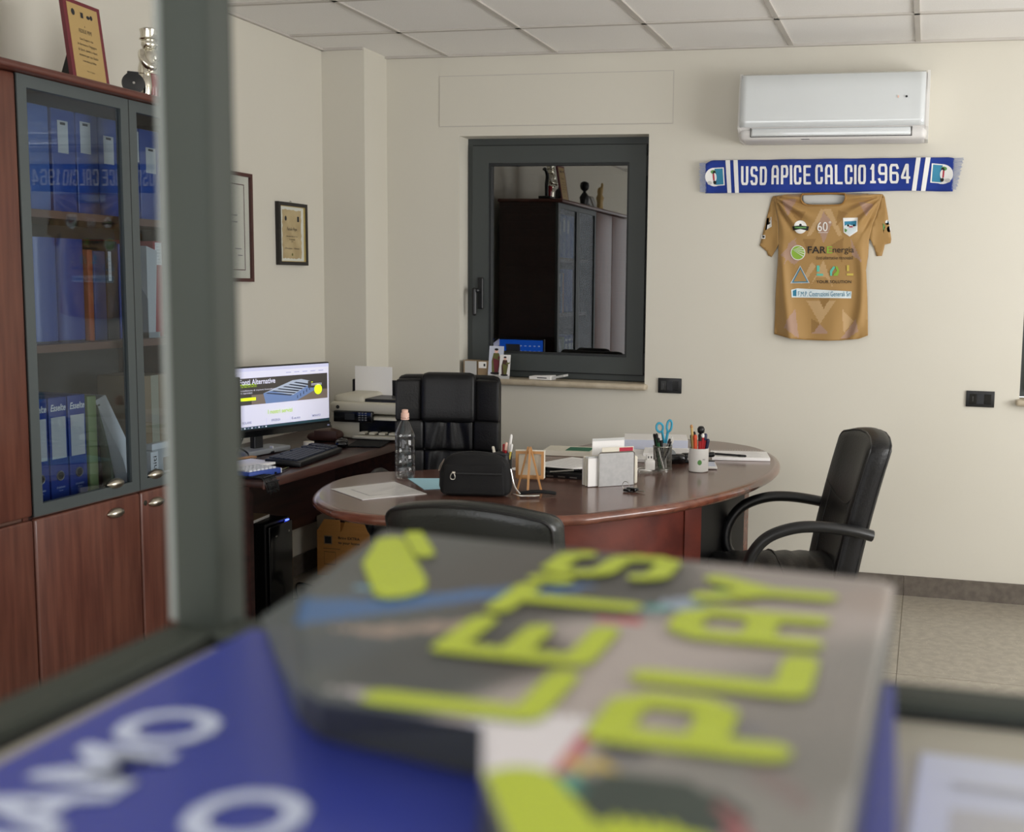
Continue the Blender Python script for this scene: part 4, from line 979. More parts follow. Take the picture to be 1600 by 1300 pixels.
c = base+n_2*(.0385)+u_*.075; o = thing('booklet', 'cream curled booklet at the right end of the letter rack', 'booklet', (c.x, c.y, ZD), ang+.25); obj('pages', RB((0, -.02, .055), (.022, .07, .11), .008, (1, 3, 3)), 'paper_cream', o, 40); obj('curl', RB((.012, -.018, .045), (.004, .05, .07), .0015), 'ochre', o)
# keys
t = thing('keys', 'black car key on a ring in front of the letter rack', 'keys', (-1.045, 4.015, ZD), -.4)
obj('key_ring', tube(BM(), [(-.03+.016*math.cos(a), .0, .018+.016*math.sin(a)) for a in (2*PI*k/16 for k in range(16))], .0013, 5, True), 'steel', t)
obj('fob', RB((.002, 0, .008), (.045, .025, .014), .005), 'black_gloss', t, 40); obj('blade', RB((.04, .0, .006), (.04, .008, .003), .001), 'steel', t); obj('fob', RB((-.008, -.02, .006), (.03, .016, .01), .004), 'black_plastic', t)
# charger in a bag
t = thing('phone_charger', 'white phone charger with coiled cable on crinkled plastic', 'charger', (-1.098, 4.452, ZD), .3)
obj('plug_body', RB((.012, 0, .032), (.042, .034, .04), .004), 'white_plastic', t, 40); obj('plug_head', RB((.012, .002, .062), (.028, .020, .024), .003), 'white_plastic', t)
for s in (-1, 1): obj('pin_hole', B(.012+s*.006-.002, .012+s*.006+.002, -.0085, -.0078, .060, .069), 'p_black', t)
obj('cable', tube(BM(), smooth_path([(.03*math.cos(a)-.01, .026*math.sin(a), .010+.004*math.sin(a*1.7)) for a in (PI*k/4 for k in range(14))], 3), .003, 6), 'white_plastic', t, 60)
obj('plastic_bag', RB((0, 0, .0045), (.13, .10, .009), .004, (6, 5, 1), lambda q: (q.x, q.y, q.z+(.005*math.sin(q.x*90)*math.sin(q.y*70+1) if q.z > .004 else 0))), 'sleeve_plastic', t, 40)
# mesh pen cup with scissors
mx_, my_ = -1.056, 4.556
t = thing('mesh_pen_cup', 'silver wire mesh pen cup holding blue scissors', 'cup', (mx_, my_, ZD))
bm = BM(); n_s, n_h = 36, 16
for k in range(n_s):
    a = 2*PI*k/n_s; tube(bm, [(.039*math.cos(a), .039*math.sin(a), .002), (.039*math.cos(a+.45), .039*math.sin(a+.45), .098)], .0007, 3)
    tube(bm, [(.039*math.cos(a), .039*math.sin(a), .002), (.039*math.cos(a-.45), .039*math.sin(a-.45), .098)], .0007, 3)
stuff(obj('wire_mesh', bm, 'steel', t))
obj('rim', tube(BM(), [(.0395*math.cos(2*PI*k/28), .0395*math.sin(2*PI*k/28), .098) for k in range(28)], .002, 6, True), 'steel', t, 60)
obj('foot', lathe(BM(), [(.041, 0), (.041, .005), (.001, .005)], 28), 'steel', t, 40)
t = thing('scissors', 'scissors with light blue handles standing in the mesh cup', 'scissors', (mx_+.008, my_, ZD+.006), math.radians(10))
obj('blade', prism(BM(), [(-.006, 0), (.006, 0), (.004, .11), (-.004, .11)], lambda u, v: (u, 0, v), lambda u, v: (u, .0015, v)), 'steel', t)
obj('blade', prism(BM(), [(-.004, 0), (.008, 0), (.004, .11), (-.006, .11)], lambda u, v: (u+.003, .002, v), lambda u, v: (u+.003, .0035, v)), 'steel', t)
def loop(cx_, cz_, rx, rz_, tl, r): return [(cx_+rx*math.cos(a)*math.cos(tl)-rz_*math.sin(a)*math.sin(tl), 0, cz_+rx*math.cos(a)*math.sin(tl)+rz_*math.sin(a)*math.cos(tl)) for a in (2*PI*k/18 for k in range(18))]
obj('handle', tube(BM(), loop(-.022, .170, .014, .019, .15, 0), .005, 6, True), 'cyan', t, 60); obj('handle', tube(BM(), loop(.018, .178, .010, .024, -.12, 0), .005, 6, True), 'cyan', t, 60)
obj('handle_shank', tube(BM(), [(-.012, 0, .155), (-.002, 0, .105)], .006, 6), 'cyan', t, 60); obj('handle_shank', tube(BM(), [(.013, .002, .158), (.004, .002, .105)], .006, 6), 'cyan', t, 60)
gm = 'pens in the mesh cup'
for lab, bx_, by_, tx_, ty_, h, r, m, cp_ in (('black pen at the left rim of the mesh cup', -.012, -.01, -.036, -.012, .15, .005, 'p_black', ('p_black', .9)), ('dark green pen in the mesh cup', -.006, -.014, -.024, -.018, .152, .006, 'green_pen', ('p_black', .86)), ('short green pen in front of the scissors', .0, -.018, -.014, -.026, .135, .006, 'green_pen', ('p_black', .85)), ('black marker under the scissors handles', .006, -.015, .0, -.026, .125, .006, 'p_black', None), ('grey metal pen tilted right in the mesh cup', -.01, -.012, .034, -.014, .132, .005, 'steel', ('p_black', .85)), ('black and white pen at the right of the mesh cup', -.006, .004, .040, .004, .14, .005, 'p_black', ('white_plastic', .85)), ('grey pen leaning far right in the mesh cup', .0, .012, .042, .012, .13, .005, 'tray_grey', ('white_plastic', .8)), ('white ruler strip inside the mesh cup', .012, -.026, -.012, -.03, .093, .004, 'white_plastic', None)):
    pen(lab, (mx_+bx_, my_+by_, ZD+.0065), (mx_+tx_, my_+ty_, ZD+h), r, m, cp_, gm)
# white mug with pens
gx, gy = -.902, 4.560
t = thing('mug', 'white ceramic mug with a small green leaf mark, full of pens', 'mug', (gx, gy, ZD))
obj('cup', lathe(BM(), [(.038, 0), (.041, .003), (.041, .098), (.0385, .098), (.0385, .006), (.001, .006)], 32, cap=False), 'white_plastic', t, 40)
obj('base', lathe(BM(), [(.038, 0), (.001, 0.0005)], 32), 'white_plastic', t)
hp = smooth_path([(-.032, .025, .078), (-.044, .038, .074), (-.050, .044, .05), (-.042, .036, .026), (-.032, .025, .022)], 4); obj('handle', tube(BM(), hp, .0055, 8), 'white_plastic', t, 60)
def onmug(x, y): 
    a = -PI/2+.30+x/.0416; return (.0416*math.cos(a), .0416*math.sin(a), .042+y)
flat(t, 'leaf_mark', [(ell(0, 0, .009, .011, 16), 'p_green')], lambda x, y, l: onmug(x, y), step=.004)
text(t, 'FAR', 'ink', fn=lambda x, y: onmug(x+.019, y+.012), w=.012, h=.006)
gm = 'pens in the white mug'
for lab, bx_, by_, tx_, ty_, h, r, m, cp_ in (('long cream pencil rising at the left of the mug', -.012, -.01, -.032, -.012, .195, .005, 'ochre', ('wood_light', .93)), ('olive pen behind the long pencil', -.02, .01, -.036, .012, .15, .005, 'olive', ('p_black', .9)), ('dark brown pen beside the long pencil', -.01, .002, -.022, .002, .165, .005, 'maroon', ('p_black', .9)), ('bright orange pen in the middle of the mug', -.008, -.016, -.013, -.022, .155, .007, 'orange_red', ('orange_red', .9)), ('ochre pencil in the white mug', .0, .008, -.002, .012, .155, .004, 'ochre', ('p_black', .9)), ('red pen right of centre in the mug', .004, -.012, .008, -.018, .152, .006, 'red_pen', ('p_black', .85)), ('second red pen with white clip in the mug', .012, -.008, .018, -.014, .16, .006, 'red_pen', ('white_plastic', .9)), ('dark red pen at the right of the mug', .016, .0, .028, -.004, .16, .006, 'red_pen', ('navy_pen', .82)), ('navy marker at the right rim of the mug', .018, -.004, .040, -.006, .138, .006, 'navy_pen', ('navy_pen', .9))):
    pen(lab, (gx+bx_, gy+by_, ZD+.008), (gx+tx_, gy+ty_, ZD+h), r*1.15, m, cp_, gm)
t = thing('desk_tool', 'black round knob of a tool standing in the mug', 'tool', (gx+.004, gy+.016, ZD+.008)); obj('shaft', tube(BM(), [(0, 0, 0), (0, .002, .15)], .004, 8), 'steel', t); obj('knob', lathe(BM(), [(.006, .146), (.015, .155), (.016, .168), (.010, .178), (.002, .18)], 16), 'black_plastic', t, 60)
# reams and papers at the back
stack('paper_stack', 'thick stack of white papers at the back of the desk', 'paper', -1.24, 5.20, .30, .21, .25, ZD, .045, 'paper_blue', 'paper')
stack('paper_stack', 'lower pile of white forms behind the mesh cup', 'paper', -1.10, 4.90, .24, .18, .2, ZD, .028, 'paper')
stack('paper_sheets', 'white sheet lying left of the mesh cup', 'paper', -1.29, 4.83, .22, .28, .1, ZD, .016, 'paper')
t = thing('stapler', 'black stapler lying behind the white mug', 'stapler', (-.935, 4.80, ZD+.0285), .2)
t.location = (-.95, 4.78, ZD)
obj('base', RB((0, 0, .006), (.15, .035, .012), .004), 'black_plastic', t); obj('arm', RB((.0, 0, .030), (.15, .03, .022), .009, (4, 1, 1), lambda q: (q.x, q.y, q.z+.12*(q.x+.07)*.5)), 'black_gloss', t, 40); obj('hinge', RB((-.06, 0, .022), (.03, .036, .03), .006), 'black_plastic', t)
t = thing('tape_dispenser', 'glossy black tape dispenser behind the pens', 'dispenser', (-1.045, 4.71, ZD), .4)
obj('body', RB((0, 0, .022), (.11, .05, .044), .018, (3, 1, 1)), 'black_gloss', t, 60); obj('roll', lathe(BM(), [(.01, -.01), (.026, -.01), (.026, .01), (.01, .01)], 20), 'tray_grey', t, 40, mw=Matrix.Translation((-.015, 0, .040)) @ Matrix.Rotation(PI/2, 4, 'X'))
t = thing('phone', 'thin white phone lying beside the white mug', 'phone', (-.835, 4.665, ZD), .25); obj('case', RB((0, 0, .006), (.07, .14, .011), .004), 'white_plastic', t, 40); obj('screen_glass', B(-.03, .03, -.06, .06, .0115, .0122), 'paper_blue', t)
t.location = (-.885, 4.685, ZD)
t = stack('spiral_notepad', 'open spiral bound white notepad at the right end of the desk', 'notepad', -.80, 5.00, .26, .20, .22, ZD, .014, 'paper', None, 'steel')
pen('black pen lying across the white notepad', (-.905, 4.93, ZD+.021), (-.755, 4.905, ZD+.0215), .005, 'p_black', ('black_gloss', .75))

# ================================================================== CHAIRS
def star_base(t, z=.36, r=.28):
    obj('gas_column', tube(BM(), [(0, 0, .07), (0, 0, z)], .025, 12), 'black_plastic', t, 40)
    for k in range(5):
        a = 2*PI*k/5+.3; c, s = math.cos(a), math.sin(a)
        lg = obj('leg', tube(BM(), [(0, 0, .10), (c*r*.5, s*r*.5, .085), (c*r, s*r, .062)], [.026, .022, .015], 8), 'black_plastic', t, 60)
        obj('caster', RB((c*r, s*r, .026), (.045, .045, .052), .02), 'black_plastic', lg, 60)
# executive chair behind the desk, local -Y is its front
t = thing('executive_chair', 'high backed black leather office chair with a raised head pad', 'chair', (-2.052, 4.62, 0), math.radians(14))
def bossd(q): return (q.x*(1-.03*(q.z-.8)), q.y+.07*(q.z-.5)**2+.05*(q.x/.23)**2*-1, q.z)
bmz = lambda c, s, r, n=(2, 1, 3): RB(c, s, r, n, bossd)
obj('backrest', bmz((0, .055, .765), (.465, .07, .66), .034, (5, 1, 6)), 'leather', t, 60)
obj('head_pad', bmz((.0, .0, .995), (.245, .07, .225), .03, (4, 1, 4)), 'leather', t, 60)
for s in (-1, 1):
    obj('side_cushion', bmz((s*.174, .018, .985), (.112, .05, .186), .014), 'leather', t, 60)
    obj('side_cushion', bmz((s*.170, .016, .83), (.120, .05, .134), .013), 'leather', t, 60)
    obj('side_cushion', bmz((s*.168, .016, .662), (.125, .05, .204), .014), 'leather', t, 60)
    tb = smooth_path([(s*.27, .06, .60), (s*.285, -.06, .66), (s*.285, -.20, .665), (s*.28, -.32, .62), (s*.26, -.36, .50), (s*.24, -.28, .42)], 5)
    obj('armrest', tube(BM(), tb, .026, 10), 'black_plastic', t, 60)
def pleat(q):
    x, y, z = bossd(q); f_ = math.sin((q.x+.25*(q.z-.8)*math.sin(q.x*30))*75)
    return (x, y-(.006*f_ if q.y < 0.012 else 0), z)
obj('pleated_panel', RB((0, .012, .83), (.220, .05, .139), .014, (26, 1, 6), pleat), 'leather', t, 60)
obj('pleated_panel', RB((0, .012, .66), (.216, .05, .204), .014, (24, 1, 6), pleat), 'leather', t, 60)
obj('seat', RB((0, -.22, .455), (.50, .50, .13), .05, (3, 3, 1)), 'leather', t, 60)
star_base(t, .39, .30)
# visitor chairs
def visitor(label, loc, rz, lm='leather'):
    t = thing('visitor_chair', label, 'chair', loc, rz, 'visitor chairs at the desk')
    def bd(q): # lean back and crown the top
        z = q.z; k = (z-.43)
        return (q.x*(1-.10*max(0, .52-k)), q.y+.16*k+.10*k*k-.035*(q.x/.23)**2, z-.035*(q.x/.23)**2*max(0, k/.56))
    bk = obj('backrest', RB((0, .215, .7025), (.465, .095, .565), .035, (7, 1, 8), bd), lm, t, 60)
    # piping round the front and rear faces
    for yy in (.1785, .2515):
        pts = [Vector((-.2225, yy, .46)), Vector((-.2225, yy, .70))] + [Vector((-.1975-.025*math.cos(a), yy, .950+.025*math.sin(a))) for a in (PI/2*k/5 for k in range(6))] + [Vector((.1975+.025*math.sin(a), yy, .950+.025*math.cos(a))) for a in (PI/2*k/5 for k in range(6))] + [Vector((.2225, yy, .70)), Vector((.2225, yy, .46))]
        fine = []
        for a_, b_ in zip(pts, pts[1:]): fine += [a_.lerp(b_, q/5) for q in range(5)]
        obj('piping', tube(BM(), [bd(p) for p in fine+[pts[-1]]], .0045, 6), 'leather_piping', bk, 60)
    pts = [bd(Vector(p)) for p in smooth_path([(-.20, .170, .77), (-.10, .167, .72), (0, .167, .705), (.10, .167, .72), (.20, .170, .77)], 4)]
    obj('seam', tube(BM(), pts, .0035, 5), 'leather_piping', bk, 60)
    for s in (-1, 1): obj('seam', tube(BM(), [bd(Vector(p)) for p in ((s*.15, .168, .74), (s*.16, .168, .60), (s*.155, .168, .46))], .003, 5), 'leather_piping', bk, 60)
    def sd(q):
        w_ = .004*math.sin(q.y*95+2*math.sin(q.x*14)) if q.z > .46 else 0
        return (q.x, q.y, q.z+w_-.10*max(0, -.12-q.y)**1.3*.6-.05*(q.x/.25)**2)
    se = obj('seat', RB((0, -.02, .445), (.50, .50, .10), .042, (8, 22, 1), sd), lm, t, 60)
    obj('seam', tube(BM(), [sd(Vector((-.20+.05*k, -.03, .4955))) for k in range(9)], .004, 5), 'leather_piping', se, 60)
    for s in (-1, 1):
        pth = smooth_path([(s*.275, .265, .632), (s*.285, .19, .652), (s*.29, .07, .668), (s*.29, -.03, .662), (s*.285, -.12, .625), (s*.275, -.175, .55), (s*.262, -.18, .47), (s*.25, -.14, .41)], 6)
        bm = BM(); n_ = len(pth); rgs = []
        for i, p in enumerate(pth):  # flat oval section
            tt = (pth[min(i+1, n_-1)]-pth[max(i-1, 0)]).normalized(); sd_ = Vector((1, 0, 0)); up_ = tt.cross(sd_).normalized()
            rgs.append([bm.verts.new(p+sd_*.028*math.cos(a)+up_*.021*math.sin(a)) for a in (2*PI*k/12 for k in range(12))])
        for A_, B_ in zip(rgs, rgs[1:]):
            for k in range(12): bm.faces.new((A_[k], A_[(k+1) % 12], B_[(k+1) % 12], B_[k]))
        bm.faces.new(rgs[0][::-1]); bm.faces.new(rgs[-1])
        obj('armrest', bm, 'black_plastic', t, 60)
    obj('under_frame', B(-.20, .20, -.18, .16, .37, .40), 'black_plastic', t)
    star_base(t, .38, .22)
    return t
visitor('black leather visitor chair with loop armrests at the right end of the desk', (-.495, 4.21, 0), math.radians(-72))
visitor('black leather visitor chair seen from behind, in front of the desk', (-1.092, 2.93, 0), math.radians(178), 'leather_old').scale = (1.02, 1, .975)

# ================================================================== BACK WALL THINGS
# air conditioner
t = thing('air_conditioner', 'glossy white wall mounted air conditioner above the blue scarf', 'air conditioner', (-.478, D, 2.21))
prf = [(0, .315), (-.155, .305), (-.185, .295), (-.205, .20), (-.212, .10), (-.212, .060)]
bm = BM()
prism(bm, [(0, 0), (-.10, 0), (-.185, .015), (-.205, .06), (-.195, .20), (-.165, .298), (0, .305)], lambda u, v: (-.43, u, v), lambda u, v: (.43, u, v)); obj('casing', bm, 'ac_body', t)
bm = BM(); cols = [-.432, -.40, 0, .40, .424]; pr = [(-.166, .302), (-.187, .292), (-.200, .23), (-.209, .15), (-.213, .085), (-.212, .055)]
vs = [[bm.verts.new((x, y, z)) for y, z in pr] for x in cols]
for a, b in zip(vs, vs[1:]):
    for k in range(len(pr)-1): bm.faces.new((a[k], a[k+1], b[k+1], b[k]))
fpn = obj('front_panel', bm, 'ac_white', t, 60); sm = fpn.modifiers.new('thickness', 'SOLIDIFY'); sm.thickness = .006; sm.offset = 1
obj('end_cap', prism(BM(), [(0, .0), (-.14, .0), (-.205, .05), (-.19, .22), (-.165, .31), (0, .315)], lambda u, v: (.4305, u, v), lambda u, v: (.443, u, v)), 'white_plastic', t)
obj('end_cap', prism(BM(), [(0, .0), (-.14, .0), (-.205, .05), (-.19, .22), (-.165, .31), (0, .315)], lambda u, v: (-.443, u, v), lambda u, v: (-.4305, u, v)), 'white_plastic', t)
obj('lower_body', RB((0, -.105, .025), (.872, .20, .062), .026, (4, 1, 1)), 'ac_body', t, 60)
obj('louvre', RB((-.005, -.198, .032), (.74, .022, .036), .006), 'ac_white', t, 40)
obj('louvre_gap', B(-.380, .372, -.2045, -.198, .0095, .0125), 'gasket', t); obj('louvre_gap', B(-.381, -.378, -.207, -.198, .010, .052), 'gasket', t); obj('louvre_gap', B(.368, .371, -.207, -.198, .010, .052), 'gasket', t)
obj('badge', B(-.14, -.10, -.196, -.194, -.002, .004), 'ink', t)
obj('sensor', lathe(BM(), [(.005, 0), (.005, .002)], 12), 'ink', t, mw=Matrix.Translation((.34, -.2155, .185)) @ Matrix.Rotation(PI/2, 4, 'X'))
obj('indicator', B(.30, .306, -.2165, -.2140, .18, .19), 'cap_pink', t)
# scarf: design units -> metres on the wall
def Wm(u, v, c, du, dv):
    a, b = u/du, v/dv; return ((1-a)*(1-b)*c[0][0]+a*(1-b)*c[1][0]+(1-a)*b*c[2][0]+a*b*c[3][0], (1-a)*(1-b)*c[0][1]+a*(1-b)*c[1][1]+(1-a)*b*c[2][1]+a*b*c[3][1])
SCc = ((-1.196, 2.667), (.151, 2.629), (-1.179, 1.916), (.186, 1.919))
so = (-.505, D-.003, 1.955)
t = thing('football_scarf', 'blue football scarf with white club lettering pinned to the wall', 'scarf', so)
def SF(u, v, l=0):
    x, z = Wm(u, v, SCc, 1600, 873); s = (u-780)/700
    dep = .010+.005*math.sin(u*.011)*math.sin(v*.02+1)+.004*math.sin(u*.025+v*.01)+(.012*max(0, abs(s)-.92)*8 if abs(s) > .92 else 0)
    return (x-so[0], -dep-l, z-so[2])
def band(a, b, m, name, nu=60, nv=8, l=0.0, solid=True):
    bm = BM(); g = []
    for i in range(nu+1):
        f_ = i/nu; col = []
        for j in range(nv+1):
            k = j/nv; ut = a[0]+(b[0]-a[0])*f_; ub = a[1]+(b[1]-a[1])*f_
            def top(u): return 618-18*(u-120)/1365+(26*max(0, (125-u)/45) if u < 125 else 0)+(8*max(0, (u-1470)/40))
            def bot(u): return 806-9*(u-85)/1405-10*max(0, min(1, (u-900)/400))*max(0, (1480-u)/300 if u > 1180 else 1)
            u_ = ut+(ub-ut)*k; v_ = top(u_)+(bot(u_)-top(u_))*k
            col.append(bm.verts.new(SF(u_, v_, l)))
        g.append(col)
    for i in range(nu):
        for j in range(nv): bm.faces.new((g[i][j], g[i+1][j], g[i+1][j+1], g[i][j+1]))
    o = obj(name, bm, m, t, 60)
    if sum(p.normal.y for p in o.data.polygons) > 0: o.data.flip_normals()
    if solid: s_ = o.modifiers.new('thickness', 'SOLIDIFY'); s_.thickness = .005; s_.offset = 1 if False else -1
    return o
body = band((88, 85), (1500, 1490), 'scarf_blue', 'woven_body', 90, 8)
for (a, b, c, d_) in ((205, 217, 232, 241), (252, 262, 278, 285), (1293, 1268, 1318, 1292), (1345, 1318, 1372, 1343)): band((a, b), (c, d_), 'print_white', 'stripe', 6, 12, .0020, False)
for (a, b) in (((55, 57), (88, 85)), ((1502, 1490), (1550, 1510))):
    bm = BM()
    for k in range(26):
        v_ = 622+ (0 if a[0] < 800 else -14) + k*7.0; f_ = k/25
        u0 = a[0]+(a[1]-a[0])*f_; u1 = b[0]+(b[1]-b[0])*f_
        if a[0] < 800: u0, u1 = 55+4*math.sin(k*3), 90
        else: u0, u1 = 1496-10*f_, 1549-38*f_+4*math.sin(k*2)
        if v_ < (636 if a[0] < 800 else 604): continue
        tube(bm, [SF(u0, v_+3*math.sin(k)), SF((u0+u1)/2, v_), SF(u1, v_+2*math.sin(k*1.3))], .0022, 4)
    stuff(obj('fringe', bm, 'fringe', t))
def stx(s, uc, vc, wu, hv): block_text(t, s, 'print_white', lambda x, y, l: SF(uc+x, vc-y, .0022+l), wu, hv, 14, 12, 'club_lettering', False, 16)
stx('USD', 373, 706, 150, 108); stx('APICE', 589, 701, 228, 110); stx('CALCIO', 871, 699, 286, 112); stx('1964', 1149, 694, 222, 112)
def emblem(uc, vc, r, flip, tilt):
    f = lambda x, y, l: SF(uc+(x*math.cos(tilt)-y*math.sin(tilt))*flip, vc-(x*math.sin(tilt)+y*math.cos(tilt)), .0016+l)
    flat(t, 'emblem', [(ell(0, 0, r, r*.98, 26), 'print_white'), (rect(-.05*r, 1.08*r, -.92*r, .98*r), 'print_white'), (rect(.05*r, .95*r, -.82*r, .88*r), 'teal'), (ell(-.1*r, .55*r, .28*r, .2*r), 'p_green'), (ell(.0, .45*r, .16*r, .22*r), 'p_black'), (ell(.0, -.55*r, .17*r, .22*r), 'p_black'), (ell(.05*r, 0, .18*r, .42*r), 'print_white'), (rect(-.16*r, .0, -.35*r, .35*r), 'p_red'), (ell(-.55*r, -.6*r, .25*r, .2*r), 'paper_grey')], f, .00035, 10)
emblem(140, 714, 54, 1, .05); emblem(1436, 697, 58, -1, .08)

# jersey
JC = ((-.890, 2.011), (-.145, 2.009), (-.867, 1.218), (-.112, 1.242)); jo = (-.50, D-.002, 1.60)
t = thing('football_jersey', 'golden brown football jersey with sponsor prints hanging on the wall', 'jersey', jo)
def jdep(u, v):
    d_ = .028
    for (sx_, sy_, sg) in ((205, 85, 1), (1095, 75, -1)):   # folds running from the pinned shoulders to the neck
        du, dv_ = (u-sx_)*sg, v-sy_; r_ = math.hypot(du, dv_); a = math.atan2(dv_, du)
        d_ += .016*math.sin(a*16)*math.exp(-((r_-160)/170)**2)*(1 if a < 1.1 else .3)
    e = max(0, (v-650)/600)
    d_ += .017*e*math.sin((u-600)*.0165+1.2*(v-900)/400*(1 if u > 600 else -1))*min(1, abs(u-600)/200)
    d_ += .018*math.exp(-((u-(930-.09*(v-900)+.0004*(v-900)**2*-1))/38)**2)*max(0, min(1, (v-420)/250)) + .016*math.exp(-((u-(285+.10*(v-600)))/36)**2)*max(0, min(1, (v-420)/250))
    d_ -= .020*max(0, abs(u-610)/370-.86)*4
    return max(.006, d_)
def JF(u, v, l=0):
    x, z = Wm(u, v, JC, 1248, 1300); return (x-jo[0], -jdep(u, v)-l, z-jo[2])
base_c = (168, 131, 74); lite = (190, 157, 110); mauve = (170, 137, 116); dark = (148, 112, 58)
pats = [([(480, 410), (600, 190), (640, 200), (520, 400)], lite), ([(620, 190), (680, 190), (770, 400), (740, 410)], lite), ([(620, 210), (690, 300), (620, 470), (570, 330)], mauve), ([(300, 640), (400, 420), (330, 470)], mauve), ([(270, 560), (380, 440), (470, 560), (380, 640)], mauve), ([(840, 430), (930, 620), (850, 560)], mauve), ([(430, 800), (520, 620), (560, 650), (480, 760)], lite), ([(500, 830), (620, 600), (700, 830), (640, 740), (560, 740)], lite), ([(590, 1120), (480, 930), (720, 930)], lite), ([(590, 1120), (520, 1200), (660, 1200)], mauve), ([(520, 1080), (590, 1120), (540, 1190), (515, 1200)], dark), ([(330, 1080), (390, 1000), (420, 1240), (300, 1150)], mauve), ([(760, 1240), (880, 1080), (900, 1180), (800, 1250)], mauve), ([(770, 1000), (860, 1100), (780, 1200)], lite), ([(280, 120), (400, 110), (330, 250)], mauve), ([(900, 130), (1020, 150), (960, 250)], mauve), ([(340, 200), (480, 210), (420, 300)], dark), ([(740, 200), (820, 220), (720, 330)], dark), ([(680, 480), (780, 420), (770, 620)], dark), ([(450, 430), (560, 430), (500, 560)], dark), ([(560, 860), (700, 860), (620, 1000)], dark)]
def pip(p, poly):
    x, y = p; c = False; j = len(poly)-1
    for i in range(len(poly)):
        xi, yi = poly[i]; xj, yj = poly[j]
        if (yi > y) != (yj > y) and x < (xj-xi)*(y-yi)/(yj-yi)+xi: c = not c
        j = i
    return c
def cloth(name, poly, m, step, fn, colour=None, l=0, th=.004):
    P_ = [Vector(p) for p in poly]; pts = []; n = len(P_)
    ed = []
    for i in range(n):
        a, b = P_[i], P_[(i+1) % n]; k = max(1, int((b-a).length/step))
        pts += [a+(b-a)*q/k for q in range(k)]
    nb = len(pts); ed = [(i, (i+1) % nb) for i in range(nb)]
    x0, x1 = min(p.x for p in P_), max(p.x for p in P_); y0, y1_ = min(p.y for p in P_), max(p.y for p in P_)
    bnd = pts[:]
    yy = y0+step/2
    while yy < y1_:
        xx = x0+step/2
        while xx < x1:
            if pip((xx, yy), poly) and all((q.x-xx)**2+(q.y-yy)**2 > (step*.45)**2 for q in bnd): pts.append(Vector((xx, yy)))
            xx += step
        yy += step
    vo, eo, fo, *_ = geometry.delaunay_2d_cdt(pts, ed, [], 1, 1e-4)
    me = bpy.data.meshes.new(name); me.from_pydata([fn(p.x, p.y, l) for p in vo], [], [tuple(f) for f in fo]); me.materials.append(MATS[m])
    bm = BM(); bm.from_mesh(me); bmesh.ops.recalc_face_normals(bm, faces=bm.faces)
    if sum(f.normal.y for f in bm.faces) > 0: bmesh.ops.reverse_faces(bm, faces=bm.faces)
    bm.to_mesh(me); bm.free()
    if colour:
        ca = me.color_attributes.new('Col', 'FLOAT_COLOR', 'CORNER')
        for p in me.polygons:
            cu = sum(vo[i].x for i in p.vertices)/len(p.vertices); cv_ = sum(vo[i].y for i in p.vertices)/len(p.vertices)
            c = lin(colour(cu, cv_))
            for li in p.loop_indices: ca.data[li].color = c
    me.polygons.foreach_set('use_smooth', [True]*len(me.polygons))
    o = bpy.data.objects.new(name, me); COL.objects.link(o); o.parent = t
    s_ = o.modifiers.new('thickness', 'SOLIDIFY'); s_.thickness = th; s_.offset = -1
    return o
def jcol(u, v):
    c = base_c
    for pl, cc in pats:
        if pip((u, v), pl): c = cc
    return c
torso = [(205, 85), (320, 70), (448, 66), (436, 105), (450, 138), (490, 156), (620, 160), (745, 156), (780, 138), (798, 100), (790, 66), (960, 62), (1092, 68), (1060, 180), (1010, 320), (985, 430), (978, 560), (962, 680), (972, 900), (976, 1215), (900, 1244), (760, 1256), (620, 1258), (480, 1252), (350, 1238), (210, 1205), (222, 900), (240, 640), (250, 470), (245, 300), (225, 160)]
cloth('torso', torso, 'jersey', 11, JF, jcol)
sl1 = [(205, 85), (225, 160), (245, 300), (250, 470), (222, 520), (190, 576), (158, 562), (148, 530), (90, 482), (112, 400), (150, 250), (190, 100)]
sl2 = [(1092, 68), (1108, 90), (1128, 210), (1160, 430), (1154, 462), (1108, 474), (1100, 515), (1085, 566), (1042, 568), (1030, 520), (1000, 440), (985, 430), (1010, 320), (1060, 180)]
def JS(u, v, l=0):
    p = JF(u, v, l); s = .008*math.sin((v-100)*.02+(u*.03)); k = min(1, max(0, (abs(u-620)-370)/130)); return (p[0], min(-.004, p[1]+.008*k+s*k), p[2])
s1 = cloth('sleeve', sl1, 'jersey_plain', 22, JS); s2 = cloth('sleeve', sl2, 'jersey_plain', 22, JS)
cloth('neck_lining', [(446, 74), (792, 70), (790, 110), (770, 142), (470, 146), (445, 115)], 'lining', 30, lambda u, v, l=0: (JF(u, v)[0], -.008, JF(u, v)[2]))
obj('collar_rim', tube(BM(), smooth_path([JF(u, v, .001) for u, v in ((448, 66), (436, 105), (450, 138), (490, 157), (620, 161), (745, 157), (780, 138), (798, 100), (790, 66))], 3), .004, 6), 'jersey_rim', t, 60)
obj('collar_rim', tube(BM(), smooth_path([(JF(u, v)[0], -.012, JF(u, v)[2]) for u, v in ((448, 70), (530, 66), (620, 64), (710, 64), (790, 68))], 3), .005, 6), 'jersey_rim', t, 60)
obj('hem', tube(BM(), [JF(u, v, .0005) for u, v in ((212, 1196), (350, 1228), (480, 1242), (620, 1247), (760, 1245), (900, 1234), (974, 1206))], .0012, 5), 'jersey_rim', t)
for sl, q in ((s1, ((152, 540), (95, 470))), (s2, ((1150, 448), (1096, 505)))): pass
JP = lambda x, y, l: JF(x, y, .0026+l)
